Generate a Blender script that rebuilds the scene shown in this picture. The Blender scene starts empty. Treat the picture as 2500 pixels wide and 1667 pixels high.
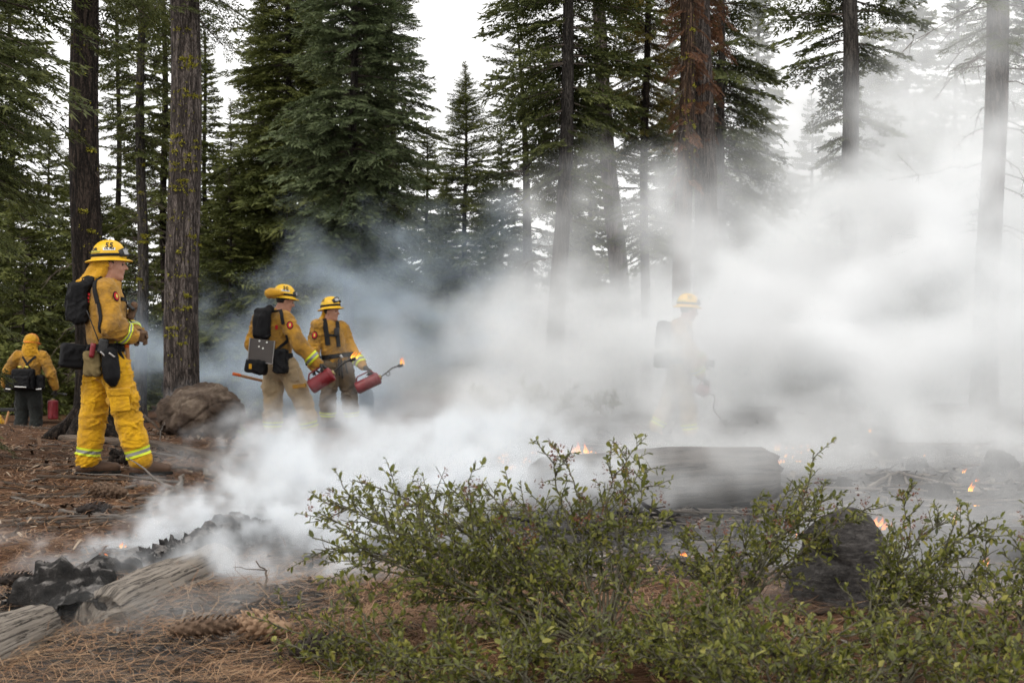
import bpy, bmesh, math, random
import numpy as np
from mathutils import Vector, Matrix

# ------------------------------------------------------------------ camera, world, sun, exposure
SC = bpy.context.scene
COL = SC.collection
CAM_Z = 0.92
FPX = 3472.0            # focal length in photograph pixels (50 mm on 36 mm, 2500 px wide)
HOR = 887.0             # photograph row of the horizon

cd = bpy.data.cameras.new('camera')
cam = bpy.data.objects.new('camera', cd)
COL.objects.link(cam)
cam.location = (0, 0, CAM_Z)
cam.rotation_euler = (math.radians(90), 0, 0)
cd.lens = 50.0
cd.sensor_width = 36.0
cd.shift_y = (HOR - 833.5) / 2500.0
cd.clip_start = 0.1
cd.clip_end = 3000
cd.dof.use_dof = True
cd.dof.focus_distance = 8.5
cd.dof.aperture_fstop = 8.0
SC.camera = cam

SUN_EL, SUN_AZ = math.radians(52), math.radians(215)   # azimuth measured from +Y towards +X
wd = bpy.data.worlds.new('World')
SC.world = wd
wd.use_nodes = True
wn = wd.node_tree
wn.nodes.clear()
w_out = wn.nodes.new('ShaderNodeOutputWorld')
w_bg = wn.nodes.new('ShaderNodeBackground')
w_sky = wn.nodes.new('ShaderNodeTexSky')
w_sky.sky_type = 'NISHITA'
w_sky.sun_disc = False
w_sky.sun_elevation = SUN_EL
w_sky.sun_rotation = SUN_AZ
w_sky.air_density = 1.0
w_sky.dust_density = 4.0
w_sky.altitude = 1800
w_co = wn.nodes.new('ShaderNodeTexCoord')
w_no = wn.nodes.new('ShaderNodeTexNoise')
w_no.inputs['Scale'].default_value = 2.2
w_no.inputs['Detail'].default_value = 5
w_rp = wn.nodes.new('ShaderNodeValToRGB')            # even overcast with faint cloud structure
w_rp.color_ramp.elements[0].position = 0.3
w_rp.color_ramp.elements[0].color = (11.2, 11.0, 10.7, 1)
w_rp.color_ramp.elements[1].position = 0.7
w_rp.color_ramp.elements[1].color = (13.0, 12.8, 12.4, 1)
w_mx = wn.nodes.new('ShaderNodeMix')
w_mx.data_type = 'RGBA'
w_mx.inputs[0].default_value = 0.9
wn.links.new(w_co.outputs['Generated'], w_no.inputs['Vector'])
wn.links.new(w_no.outputs['Fac'], w_rp.inputs['Fac'])
wn.links.new(w_sky.outputs['Color'], w_mx.inputs[6])
wn.links.new(w_rp.outputs['Color'], w_mx.inputs[7])
wn.links.new(w_mx.outputs[2], w_bg.inputs['Color'])
w_bg.inputs['Strength'].default_value = 0.13
wn.links.new(w_bg.outputs['Background'], w_out.inputs['Surface'])

sl = bpy.data.lights.new('sun', 'SUN')
sl.energy = 1.5
sl.angle = math.radians(20)
sl.color = (1.0, 0.95, 0.87)
sun = bpy.data.objects.new('sun', sl)
COL.objects.link(sun)
sun.location = (0, 0, 40)
_d = Vector((math.sin(SUN_AZ) * math.cos(SUN_EL), math.cos(SUN_AZ) * math.cos(SUN_EL), math.sin(SUN_EL)))
sun.rotation_euler = _d.to_track_quat('Z', 'Y').to_euler()

SC.view_settings.view_transform = 'Standard'
SC.view_settings.look = 'None'
SC.view_settings.gamma = 1.0
SC.view_settings.use_curve_mapping = False
SC.view_settings.exposure = 0.0
SC.render.engine = 'CYCLES'
cy = SC.cycles
cy.max_bounces = 6
cy.diffuse_bounces = 3
cy.glossy_bounces = 2
cy.transmission_bounces = 3
cy.volume_bounces = 4
cy.transparent_max_bounces = 8
cy.use_denoising = True
try:
    cy.denoiser = 'OPENIMAGEDENOISE'
    cy.denoising_input_passes = 'RGB_ALBEDO_NORMAL'
    cy.denoising_prefilter = 'FAST'
except Exception:
    pass
cy.caustics_reflective = False
cy.caustics_refractive = False
cy.sample_clamp_indirect = 4.0
cy.volume_step_rate = 1.5
cy.volume_max_steps = 220


def W(u, v, d):
    """photograph pixel + distance -> world point"""
    return np.array([(u - 1250.0) / FPX * d, d, CAM_Z + (HOR - v) / FPX * d])


# ------------------------------------------------------------------ numpy noise
def _hash(ix, iy, iz, seed):
    h = (ix.astype(np.uint32) * np.uint32(374761393) + iy.astype(np.uint32) * np.uint32(668265263)
         + iz.astype(np.uint32) * np.uint32(2147483647) + np.uint32((seed * 974634533) & 0xffffffff))
    h = (h ^ (h >> np.uint32(13))) * np.uint32(1274126177)
    h = (h ^ (h >> np.uint32(16))) * np.uint32(2246822519)
    h = h ^ (h >> np.uint32(15))
    return h.astype(np.float64) / 4294967295.0


def vnoise(P, seed=0):
    P = np.asarray(P, float)
    I = np.floor(P).astype(np.int64)
    f = P - I
    f = f * f * f * (f * (f * 6 - 15) + 10)
    x, y, z = I[..., 0], I[..., 1], I[..., 2]
    r = 0
    for dx in (0, 1):
        wx = f[..., 0] if dx else 1 - f[..., 0]
        for dy in (0, 1):
            wy = f[..., 1] if dy else 1 - f[..., 1]
            for dz in (0, 1):
                wz = f[..., 2] if dz else 1 - f[..., 2]
                r = r + wx * wy * wz * _hash(x + dx, y + dy, z + dz, seed)
    return r * 2 - 1


def fbm(P, oct=4, seed=0, gain=0.5, lac=2.03):
    a, s, t = 1.0, 0.0, 0.0
    P = np.asarray(P, float)
    for o in range(oct):
        s = s + a * vnoise(P, seed + o * 17)
        t += a
        a *= gain
        P = P * lac + 11.3
    return s / t


def sstep(a, b, x):
    t = np.clip((np.asarray(x, float) - a) / (b - a), 0, 1)
    return t * t * (3 - 2 * t)


# ------------------------------------------------------------------ mesh helpers
def mesh_np(name, V, F, mat=None, smooth=False, attrs=None):
    """V (n,3), F: (m,k) array or list of tuples"""
    me = bpy.data.meshes.new(name)
    V = np.asarray(V, np.float32)
    if isinstance(F, np.ndarray) and F.ndim == 2:
        k = F.shape[1]
        me.vertices.add(len(V))
        me.vertices.foreach_set('co', V.ravel())
        me.loops.add(F.size)
        me.loops.foreach_set('vertex_index', F.astype(np.int32).ravel())
        me.polygons.add(len(F))
        me.polygons.foreach_set('loop_start', np.arange(0, F.size, k, dtype=np.int32))
        me.polygons.foreach_set('loop_total', np.full(len(F), k, np.int32))
        me.update(calc_edges=True)
        me.validate()
    else:
        me.from_pydata([tuple(map(float, p)) for p in V], [], [tuple(int(i) for i in f) for f in F])
        me.update()
    if smooth:
        me.polygons.foreach_set('use_smooth', np.ones(len(me.polygons), bool))
    if attrs:
        for an, av in attrs.items():
            if len(av) == len(me.vertices):
                a = me.attributes.new(an, 'FLOAT', 'POINT')
                a.data.foreach_set('value', np.asarray(av, np.float32).ravel())
    if mat:
        me.materials.append(mat)
    return me


def link(name, me, parent=None, loc=None, rot=None, scale=None):
    o = bpy.data.objects.new(name, me)
    COL.objects.link(o)
    if parent is not None:
        o.parent = parent
    if loc is not None:
        o.location = [float(c) for c in loc]
    if rot is not None:
        o.rotation_euler = [float(c) for c in rot]
    if scale is not None:
        o.scale = (scale,) * 3 if np.isscalar(scale) else scale
    return o


def tag(o, label=None, cat=None, group=None, kind=None):
    if label:
        o['label'] = label
    if cat:
        o['category'] = cat
    if group:
        o['group'] = group
    if kind:
        o['kind'] = kind
    return o


def empty(name, loc, label=None, cat=None, group=None):
    o = bpy.data.objects.new(name, None)
    o.empty_display_size = 0.1
    COL.objects.link(o)
    o.location = [float(c) for c in loc]
    return tag(o, label, cat, group)


def copy_tree(o, parent=None):
    c = o.copy()
    COL.objects.link(c)
    if parent is not None:
        c.parent = parent
    for ch in list(o.children):
        copy_tree(ch, c)
    return c


class MB:
    """collects verts / quads+tris (python lists of arrays)"""
    def __init__(s):
        s.V, s.F, s.n, s.A = [], [], 0, []

    def add(s, V, F, a=0.5):
        V = np.asarray(V, float)
        F = [tuple(int(i) + s.n for i in f) for f in F]
        s.V.append(V)
        s.F.extend(F)
        s.A.append(np.full(len(V), a) if np.isscalar(a) else np.asarray(a))
        s.n += len(V)
        return s

    def build(s, name, mat, parent=None, smooth=True, loc=None, attr='tint'):
        me = mesh_np(name, np.concatenate(s.V), s.F, mat, smooth, {attr: np.concatenate(s.A)})
        return link(name, me, parent, loc)


def frames(path):
    P = np.asarray(path, float)
    T = np.gradient(P, axis=0)
    T /= np.linalg.norm(T, axis=1)[:, None] + 1e-9
    ref = np.array([0, 0, 1.0]) if abs(T[0, 2]) < 0.9 else np.array([1.0, 0, 0])
    N = np.zeros_like(P)
    n = np.cross(T[0], ref)
    n /= np.linalg.norm(n) + 1e-9
    for i in range(len(P)):
        n = n - T[i] * np.dot(n, T[i])
        n /= np.linalg.norm(n) + 1e-9
        N[i] = n
    return P, T, N, np.cross(T, N)


def tube(path, rad, k=6, cap=True, squash=None):
    P, T, N, B = frames(path)
    m = len(P)
    R = np.full(m, rad) if np.isscalar(rad) else np.asarray(rad, float)
    a = np.linspace(0, 2 * np.pi, k, endpoint=False)
    if R.ndim == 1:
        R = R[:, None] * np.ones(k)[None]
    sq = squash if squash is not None else 1.0
    V = P[:, None] + R[:, :, None] * (np.cos(a)[None, :, None] * N[:, None] + sq * np.sin(a)[None, :, None] * B[:, None])
    V = V.reshape(-1, 3)
    F = []
    for i in range(m - 1):
        for j in range(k):
            F.append((i * k + j, i * k + (j + 1) % k, (i + 1) * k + (j + 1) % k, (i + 1) * k + j))
    if cap:
        F.append(tuple(range(k - 1, -1, -1)))
        F.append(tuple((m - 1) * k + j for j in range(k)))
    return V, F


def tube_np(path, rad, k=5):
    """array faces, no caps (for bulk work)"""
    P, T, N, B = frames(path)
    m = len(P)
    R = np.full(m, rad) if np.isscalar(rad) else np.asarray(rad, float)
    a = np.linspace(0, 2 * np.pi, k, endpoint=False)
    V = P[:, None] + R[:, None, None] * (np.cos(a)[None, :, None] * N[:, None] + np.sin(a)[None, :, None] * B[:, None])
    i = np.arange(m - 1)[:, None] * k
    j = np.arange(k)[None]
    jn = (j + 1) % k
    F = np.stack([i + j, i + jn, i + k + jn, i + k + j], -1).reshape(-1, 4)
    return V.reshape(-1, 3), F


class Bulk:
    def __init__(s):
        s.V, s.F, s.A, s.n = [], [], [], 0

    def add(s, V, F, a=0.5):
        s.V.append(V)
        s.F.append(F + s.n)
        s.A.append(np.full(len(V), a) if np.isscalar(a) else a)
        s.n += len(V)

    def mesh(s, name, mat, smooth=False):
        return mesh_np(name, np.concatenate(s.V), np.concatenate(s.F), mat, smooth, {'tint': np.concatenate(s.A)})


def box(c, size, bev=0.0, rot=None):
    """box with chamfered vertical+horizontal edges -> V,F (bmesh bevel)"""
    bm = bmesh.new()
    bmesh.ops.create_cube(bm, size=1.0)
    for v in bm.verts:
        v.co = Vector((v.co.x * size[0], v.co.y * size[1], v.co.z * size[2]))
    if bev > 0:
        bmesh.ops.bevel(bm, geom=bm.edges[:], offset=bev, segments=2, affect='EDGES', profile=0.7)
    bm.verts.ensure_lookup_table()
    V = np.array([v.co[:] for v in bm.verts])
    F = [tuple(v.index for v in f.verts) for f in bm.faces]
    bm.free()
    if rot is not None:
        V = V @ np.array(rot).T
    return V + np.asarray(c, float), F


def rotm(rx=0, ry=0, rz=0):
    cx, sx, cy_, sy, cz, sz = math.cos(rx), math.sin(rx), math.cos(ry), math.sin(ry), math.cos(rz), math.sin(rz)
    X = np.array([[1, 0, 0], [0, cx, -sx], [0, sx, cx]])
    Y = np.array([[cy_, 0, sy], [0, 1, 0], [-sy, 0, cy_]])
    Z = np.array([[cz, -sz, 0], [sz, cz, 0], [0, 0, 1]])
    return Z @ Y @ X


# ------------------------------------------------------------------ materials
class NT:
    def __init__(s, name):
        s.m = bpy.data.materials.new(name)
        s.m.use_nodes = True
        s.t = s.m.node_tree
        s.b = s.t.nodes['Principled BSDF']
        s.out = s.t.nodes['Material Output']

    def n(s, typ, **kw):
        nd = s.t.nodes.new('ShaderNode' + typ)
        for k, v in kw.items():
            if k in nd.inputs:
                nd.inputs[k].default_value = v
            else:
                setattr(nd, k, v)
        return nd

    def l(s, a, b):
        s.t.links.new(a, b)

    def coord(s, scale=(1, 1, 1), which='Object'):
        tc = s.n('TexCoord')
        mp = s.n('Mapping')
        mp.inputs['Scale'].default_value = scale
        s.l(tc.outputs[which], mp.inputs['Vector'])
        return mp.outputs['Vector']

    def noise(s, vec, scale, detail=5, rough=0.55, dist=0.0):
        nd = s.n('TexNoise', Scale=scale, Detail=detail, Roughness=rough, Distortion=dist)
        s.l(vec, nd.inputs['Vector'])
        return nd.outputs['Fac']

    def ramp(s, fac, stops, interp='LINEAR'):
        r = s.n('ValToRGB')
        r.color_ramp.interpolation = interp
        els = r.color_ramp.elements
        while len(els) < len(stops):
            els.new(0.5)
        for e, (p, c) in zip(els, stops):
            e.position = p
            e.color = (*c, 1) if len(c) == 3 else c
        s.l(fac, r.inputs['Fac'])
        return r.outputs['Color']

    def mix(s, fac, a, b, mode='MIX'):
        m = s.n('Mix', data_type='RGBA', blend_type=mode)
        if np.isscalar(fac):
            m.inputs[0].default_value = fac
        else:
            s.l(fac, m.inputs[0])
        for i, c in ((6, a), (7, b)):
            if isinstance(c, tuple):
                m.inputs[i].default_value = (*c, 1)
            else:
                s.l(c, m.inputs[i])
        return m.outputs[2]

    def math(s, op, a, b=None, clamp=False):
        m = s.n('Math', operation=op, use_clamp=clamp)
        for i, c in ((0, a), (1, b)):
            if c is None:
                continue
            if np.isscalar(c):
                m.inputs[i].default_value = c
            else:
                s.l(c, m.inputs[i])
        return m.outputs[0]

    def attr(s, name):
        a = s.n('Attribute', attribute_name=name)
        return a.outputs['Fac']

    def bump(s, h, strength=0.5, dist=0.02):
        b = s.n('Bump', Strength=strength, Distance=dist)
        s.l(h, b.inputs['Height'])
        s.l(b.outputs['Normal'], s.b.inputs['Normal'])

    def col(s, c):
        if isinstance(c, tuple):
            s.b.inputs['Base Color'].default_value = (*c, 1)
        else:
            s.l(c, s.b.inputs['Base Color'])

    def set(s, rough=0.8, spec=0.3, **kw):
        s.b.inputs['Roughness'].default_value = rough
        s.b.inputs['Specular IOR Level'].default_value = spec
        for k, v in kw.items():
            s.b.inputs[k].default_value = v


def simple(name, c, rough=0.7, spec=0.3, var=0.25, scale=30, bump=0.0, metal=0.0):
    m = NT(name)
    v = m.coord()
    f = m.noise(v, scale, 4)
    m.col(m.mix(f, tuple(x * (1 - var) for x in c), tuple(min(1, x * (1 + var)) for x in c)))
    m.set(rough, spec, Metallic=metal)
    if bump:
        m.bump(f, bump, 0.01)
    return m.m


def mat_bark(name, dark, light, scale=1.0, bump=0.8, zs=0.10):
    """furrowed bark: long vertical plates broken across, dark cracks between"""
    m = NT(name)
    v = m.coord((1, 1, zs))
    n1 = m.noise(v, 13 * scale, 5, 0.62, 0.5)
    v2 = m.coord((1, 1, 0.34))
    n2 = m.noise(v2, 20 * scale, 5, 0.65, 0.8)
    n3 = m.noise(m.coord(), 4.0, 4, 0.6)
    fine = m.noise(m.coord((1, 1, 0.5)), 85 * scale, 4, 0.7)
    rid = m.math('ABSOLUTE', m.math('SUBTRACT', n1, 0.5))
    rid2 = m.math('ABSOLUTE', m.math('SUBTRACT', n2, 0.5))
    crack = m.ramp(rid, [(0.0, (0, 0, 0)), (0.075, (1, 1, 1))])
    crack2 = m.ramp(rid2, [(0.0, (0, 0, 0)), (0.05, (1, 1, 1))])
    c = m.mix(n2, dark, light)
    c = m.mix(m.math('MULTIPLY', n3, 0.6), c, tuple(x * 0.6 for x in dark))
    c = m.mix(m.math('MULTIPLY', fine, 0.45), c, tuple(x * 1.5 for x in light))
    c = m.mix(crack2, tuple(x * 0.5 for x in dark), c)
    c = m.mix(crack, tuple(x * 0.3 for x in dark), c)
    m.col(c)
    m.set(0.9, 0.15)
    h = m.math('ADD', m.math('ADD', crack, m.math('MULTIPLY', crack2, 0.5)), m.math('MULTIPLY', fine, 0.5))
    m.bump(h, bump, 0.03)
    return m.m


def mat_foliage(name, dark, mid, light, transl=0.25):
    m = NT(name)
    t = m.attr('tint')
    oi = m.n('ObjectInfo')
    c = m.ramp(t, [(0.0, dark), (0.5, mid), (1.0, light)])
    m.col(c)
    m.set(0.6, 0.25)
    tr = m.n('BsdfTranslucent')
    m.l(c, tr.inputs['Color'])
    mx = m.n('MixShader')
    mx.inputs[0].default_value = transl
    m.l(m.b.outputs[0], mx.inputs[1])
    m.l(tr.outputs[0], mx.inputs[2])
    m.l(mx.outputs[0], m.out.inputs['Surface'])
    return m.m


M = {}
M['bark_dark'] = mat_bark('bark_dark', (0.022, 0.016, 0.013), (0.052, 0.038, 0.030))
M['bark_grey'] = mat_bark('bark_grey', (0.075, 0.059, 0.051), (0.190, 0.158, 0.142))
M['bark_fir'] = mat_bark('bark_fir', (0.045, 0.039, 0.035), (0.105, 0.092, 0.082), 1.4, 0.5)
M['bark_red'] = mat_bark('bark_red', (0.060, 0.038, 0.026), (0.125, 0.078, 0.052))
M['twig_dead'] = simple('twig_dead', (0.11, 0.09, 0.075), 0.9, 0.1)
M['fol_fir'] = mat_foliage('fol_fir', (0.026, 0.032, 0.008), (0.078, 0.092, 0.022), (0.180, 0.190, 0.056))
M['fol_blue'] = mat_foliage('fol_blue', (0.024, 0.034, 0.014), (0.070, 0.092, 0.038), (0.170, 0.200, 0.098))
M['fol_dark'] = mat_foliage('fol_dark', (0.020, 0.025, 0.008), (0.060, 0.072, 0.020), (0.135, 0.145, 0.048))
M['fol_olive'] = mat_foliage('fol_olive', (0.050, 0.042, 0.010), (0.150, 0.130, 0.028), (0.27, 0.19, 0.05))
M['fol_brown'] = mat_foliage('fol_brown', (0.050, 0.024, 0.014), (0.125, 0.056, 0.030), (0.22, 0.11, 0.055))
M['lichen'] = mat_foliage('lichen', (0.10, 0.10, 0.012), (0.25, 0.23, 0.02), (0.42, 0.38, 0.05), 0.1)
# ------------------------------------------------------------------ ground
def gh(x, y):
    """terrain height"""
    x = np.asarray(x, float)
    y = np.asarray(y, float)
    P = np.stack([x, y, np.zeros_like(x)], -1)
    h = 0.10 * fbm(P * 0.35, 3, 3) + 0.05 * fbm(P * 1.3, 3, 5) + 0.018 * fbm(P * 5, 3, 8) + 0.008 * fbm(P * 16, 2, 9)
    h = h * sstep(1.0, 5.0, y)
    h = h - 0.50 * sstep(19.0, 24.0, y) * sstep(-3.2, -5.5, x)
    h = h - 0.0 * x
    return h


def gz(x, y):
    return float(gh(np.array([x]), np.array([y]))[0])


rows = np.concatenate([np.linspace(-6, 2.2, 14)[:-1], 2.2 * np.power(45 / 2.2, np.linspace(0, 1, 330)), 45 * np.power(900 / 45, np.linspace(0.03, 1, 40))])
cols = np.linspace(-1, 1, 261)
half = np.where(rows < 2.2, 6.0, 4.0 + 0.55 * np.abs(rows))
GX = cols[None, :] * half[:, None]
GY = np.repeat(rows[:, None], len(cols), 1)
GZ = gh(GX, GY)
nr, nc = GX.shape
idx = np.arange(nr * nc).reshape(nr, nc)
GF = np.stack([idx[:-1, :-1], idx[:-1, 1:], idx[1:, 1:], idx[1:, :-1]], -1).reshape(-1, 4)


def burn(x, y):
    """0 = brown needle duff, 1 = burnt over"""
    x = np.asarray(x, float)
    y = np.asarray(y, float)
    P = np.stack([x, y, np.zeros_like(x)], -1)
    edge = -2.35 + 0.16 * (y - 6.0) + 0.55 * fbm(P * 0.9, 3, 21)
    b = sstep(-0.45, 0.45, x - edge)
    near = sstep(6.3, 5.4, y)                   # unburnt needles in the near foreground
    return b * (1 - 0.85 * near * sstep(-0.9, -0.2, x + 0.35 * fbm(P * 1.7, 2, 4)))


mg = NT('forest_floor')
vv = mg.coord()
bn = mg.attr('burn')
n1 = mg.noise(vv, 2.0, 6, 0.6)
n2 = mg.noise(vv, 26, 6, 0.7)
n3 = mg.noise(vv, 90, 4, 0.7)
duff = mg.ramp(n2, [(0.28, (0.030, 0.016, 0.010)), (0.5, (0.115, 0.055, 0.028)), (0.72, (0.22, 0.115, 0.06))])
duff = mg.mix(n1, duff, (0.07, 0.04, 0.025))
ash = mg.ramp(n2, [(0.3, (0.012, 0.011, 0.011)), (0.5, (0.045, 0.042, 0.04)), (0.62, (0.10, 0.094, 0.09)), (0.78, (0.24, 0.22, 0.21))])
fac = mg.math('ADD', bn, mg.math('MULTIPLY', mg.math('SUBTRACT', n1, 0.5), 1.2))
mg.col(mg.mix(mg.ramp(fac, [(0.4, (0, 0, 0)), (0.6, (1, 1, 1))]), duff, ash))
mg.set(0.95, 0.1)
mg.bump(mg.math('ADD', n2, mg.math('MULTIPLY', n3, 0.5)), 0.9, 0.03)
gme = mesh_np('ground', np.stack([GX, GY, GZ], -1).reshape(-1, 3), GF, mg.m, True, {'burn': burn(GX, GY).ravel()})
tag(link('ground', gme), kind='structure')

# ------------------------------------------------------------------ needle litter (nobody could count it)
rng = np.random.default_rng(7)


def litter(n, y0, y1, seed, u0=-150, u1=2600, length=(0.06, 0.16), width=0.0016, free=False):
    r = np.random.default_rng(seed)
    y = y0 * np.power(y1 / y0, r.random(n))
    u = u0 + (u1 - u0) * r.random(n)
    x = (u - 1250) / FPX * y
    keep = r.random(n) > burn(x, y) * (0.35 if free else 0.93)
    x, y = x[keep], y[keep]
    cl = 0.05 * np.stack([vnoise(np.stack([x * 3, y * 3, x * 0], -1), 31), vnoise(np.stack([x * 3, y * 3, x * 0], -1), 37)], -1)
    x, y = x + cl[:, 0], y + cl[:, 1]
    m = len(x)
    ang = r.random(m) * np.pi * 2
    L = r.uniform(*length, m)
    pit = r.normal(0.02, 0.16, m)
    d = np.stack([np.cos(ang) * np.cos(pit), np.sin(ang) * np.cos(pit), np.sin(pit)], -1)
    s = np.stack([-np.sin(ang), np.cos(ang), 0 * ang], -1)
    base = np.stack([x, y, gh(x, y) + 0.006 + 0.03 * r.random(m) ** 2], -1)
    w = (width * (0.7 + 0.6 * r.random(m)) * np.clip(y / 6, 0.8, 2.2))[:, None]
    bend = (r.normal(0, 0.12, m) * L)[:, None] * s
    mid = base + d * L[:, None] * 0.5 + bend
    tip = base + d * L[:, None]
    for q in (mid, tip):
        g = gh(q[:, 0], q[:, 1]) + 0.003
        q[:, 2] = np.maximum(q[:, 2], g)
    up = np.array([0, 0, 1.0])
    V = np.stack([base - s * w, base + s * w, mid + s * w + up * w * 0.5, mid - s * w, tip], 1)
    k = np.arange(m)[:, None] * 5
    F = np.concatenate([k + np.array([[0, 1, 2]]), k + np.array([[0, 2, 3]]), k + np.array([[3, 2, 4]])])
    t = np.repeat(np.clip(r.normal(0.72 if free else 0.5, 0.22, m), 0, 1), 5)
    return V.reshape(-1, 3), F, t


M['needle'] = mat_foliage('dry_needle', (0.06, 0.028, 0.014), (0.19, 0.095, 0.045), (0.40, 0.26, 0.15), 0.1)
bk = Bulk()
bk.add(*litter(26000, 4.0, 20.0, 1, u1=1200))
bk.add(*litter(10000, 4.0, 7.0, 2, u0=0, u1=2000, length=(0.09, 0.2), width=0.0012))
bk.add(*litter(9000, 3.6, 6.5, 3, u0=300, u1=2600))
bk.add(*litter(9000, 3.8, 6.2, 4, u0=-100, u1=1100, length=(0.08, 0.2), width=0.0011, free=True))
tag(link('pine_needle_litter', bk.mesh('pine_needle_litter', M['needle'])), 'dry brown pine needles scattered over the forest floor', 'needles', kind='stuff')

# ------------------------------------------------------------------ conifers
def branch_template(seed, n_pos=15, blade=0.105, wid=0.24, vert=0.25):
    """unit branch along +x, flat spray of diamond blades; returns (n,3,3) verts and tint (n,)"""
    r = np.random.default_rng(seed)
    Q, T = [], []

    def put(p, d, L, wv):
        d = d / np.linalg.norm(d)
        up = np.array([0, 0, 1.0]) + r.normal(0, 0.45, 3)
        if r.random() < vert:
            up = np.array([r.normal(), r.normal(), 0.2])
        s = np.cross(d, up)
        s /= np.linalg.norm(s) + 1e-6
        s = s * L * wv * 0.5
        Q.append([p - s + d * L * 0.12, p + s * 0.9 + d * L * 0.2, p + d * L])
    for i in range(n_pos):
        t = 0.16 + 0.84 * (i + r.random() * 0.6) / n_pos
        lat = 0.44 * (1 - t) ** 0.75 + 0.07
        if t < 0.3:
            lat *= 0.55 + t
        for sgn in (-1, 1):
            if r.random() < 0.10:
                continue
            a = math.radians(r.uniform(42, 66))
            d = np.array([math.cos(a), sgn * math.sin(a), r.normal(-0.10, 0.12)])
            p0 = np.array([t, 0, 0.0])
            l = lat * r.uniform(0.75, 1.2)
            k = max(2, int(l / (blade * 0.52)))
            for j in range(k):
                q = (j + 0.4) / k
                p = p0 + d * l * q + np.array([0, 0, -0.12 * (l * q) ** 2])
                for s2 in (-1, 1):
                    a2 = sgn * a + s2 * math.radians(r.uniform(30, 60))
                    put(p, np.array([math.cos(a2), math.sin(a2), r.normal(-0.05, 0.25)]), blade * r.uniform(0.7, 1.25), wid * 1.1)
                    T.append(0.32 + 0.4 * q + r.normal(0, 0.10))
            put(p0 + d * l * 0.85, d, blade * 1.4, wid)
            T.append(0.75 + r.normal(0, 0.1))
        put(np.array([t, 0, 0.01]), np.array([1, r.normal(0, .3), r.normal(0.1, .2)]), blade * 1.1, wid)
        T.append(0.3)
    return np.array(Q), np.clip(np.array(T), 0, 1)


TPL_XH = [branch_template(50 + i, 19, 0.052, 0.30) for i in range(4)]
TPL_HI = [branch_template(100 + i, 15, 0.085, 0.34) for i in range(4)]
TPL_MD = [branch_template(200 + i, 11, 0.125, 0.38) for i in range(4)]
TPL_LO = [branch_template(300 + i, 9, 0.18, 0.46) for i in range(3)]


def crown_mesh(name, mat, tpl, z0, z1, rad, seed, axis, dz=0.34, per=5, droop=0.28, rise=0.12, shade_in=0.0,
               az=None, patchy=0.12, front=0.0, zview=1e9, bow=1.0, lift_low=-0.25, lift_top=0.55):
    """whorled crown; rad(z)->branch length; axis(z)->(x,y)"""
    r = np.random.default_rng(seed)
    items = []
    z = z0
    while z < z1:
        n = per + r.integers(-1, 2)
        a0 = r.random() * 6.28
        for j in range(max(1, n)):
            if r.random() < (patchy if z < zview else 0.6):
                continue
            a = a0 + 6.28 * j / n + r.normal(0, 0.22)
            if az is not None:
                a = az(r)
            if front and math.sin(a) < -0.72 and r.random() < front:
                continue
            L = max(0.12, rad(z) * r.uniform(0.62, 1.15))
            items.append((z + r.normal(0, dz * 0.35), a, L, r.normal(0, 0.25)))
        z += dz * r.uniform(0.75, 1.3) * min(1.0, max(0.4, rad(z) / 1.1))
    Vs, Ts, limbs = [], [], Bulk()
    lim = len(tpl)
    for (zz, a, L, roll) in items:
        Q, T = tpl[r.integers(lim)]
        frac = (zz - z0) / max(0.01, (z1 - z0))
        up = lift_low + (lift_top - lift_low) * frac ** 1.5 + r.normal(0, 0.08)
        ca, sa = math.cos(a), math.sin(a)
        X = Q[..., 0] * L
        Y = Q[..., 1] * L * 1.0
        Z = Q[..., 2] * L
        Y, Z = Y * math.cos(roll) - Z * math.sin(roll), Y * math.sin(roll) + Z * math.cos(roll)
        xn = Q[..., 0]
        Z = Z + L * (up * xn - droop * bow * xn ** 2 + rise * xn ** 3)
        ax = axis(zz)
        P = np.stack([ax[0] + X * ca - Y * sa, ax[1] + X * sa + Y * ca, zz + Z], -1)
        Vs.append(P.reshape(-1, 3))
        Ts.append(np.repeat(np.clip(T + r.normal(0, 0.10), 0, 1), 3))
        s = np.linspace(0, 0.85, 4)
        lp = np.stack([ax[0] + s * L * ca, ax[1] + s * L * sa, zz + L * (up * s - droop * bow * s ** 2 + rise * s ** 3)], -1)
        limbs.add(*tube_np(lp, np.linspace(0.012 + 0.009 * L, 0.004, 4), 3))
    V = np.concatenate(Vs)
    F = np.arange(len(V)).reshape(-1, 3)
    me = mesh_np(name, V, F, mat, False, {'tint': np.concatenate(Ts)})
    return me, limbs


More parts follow.
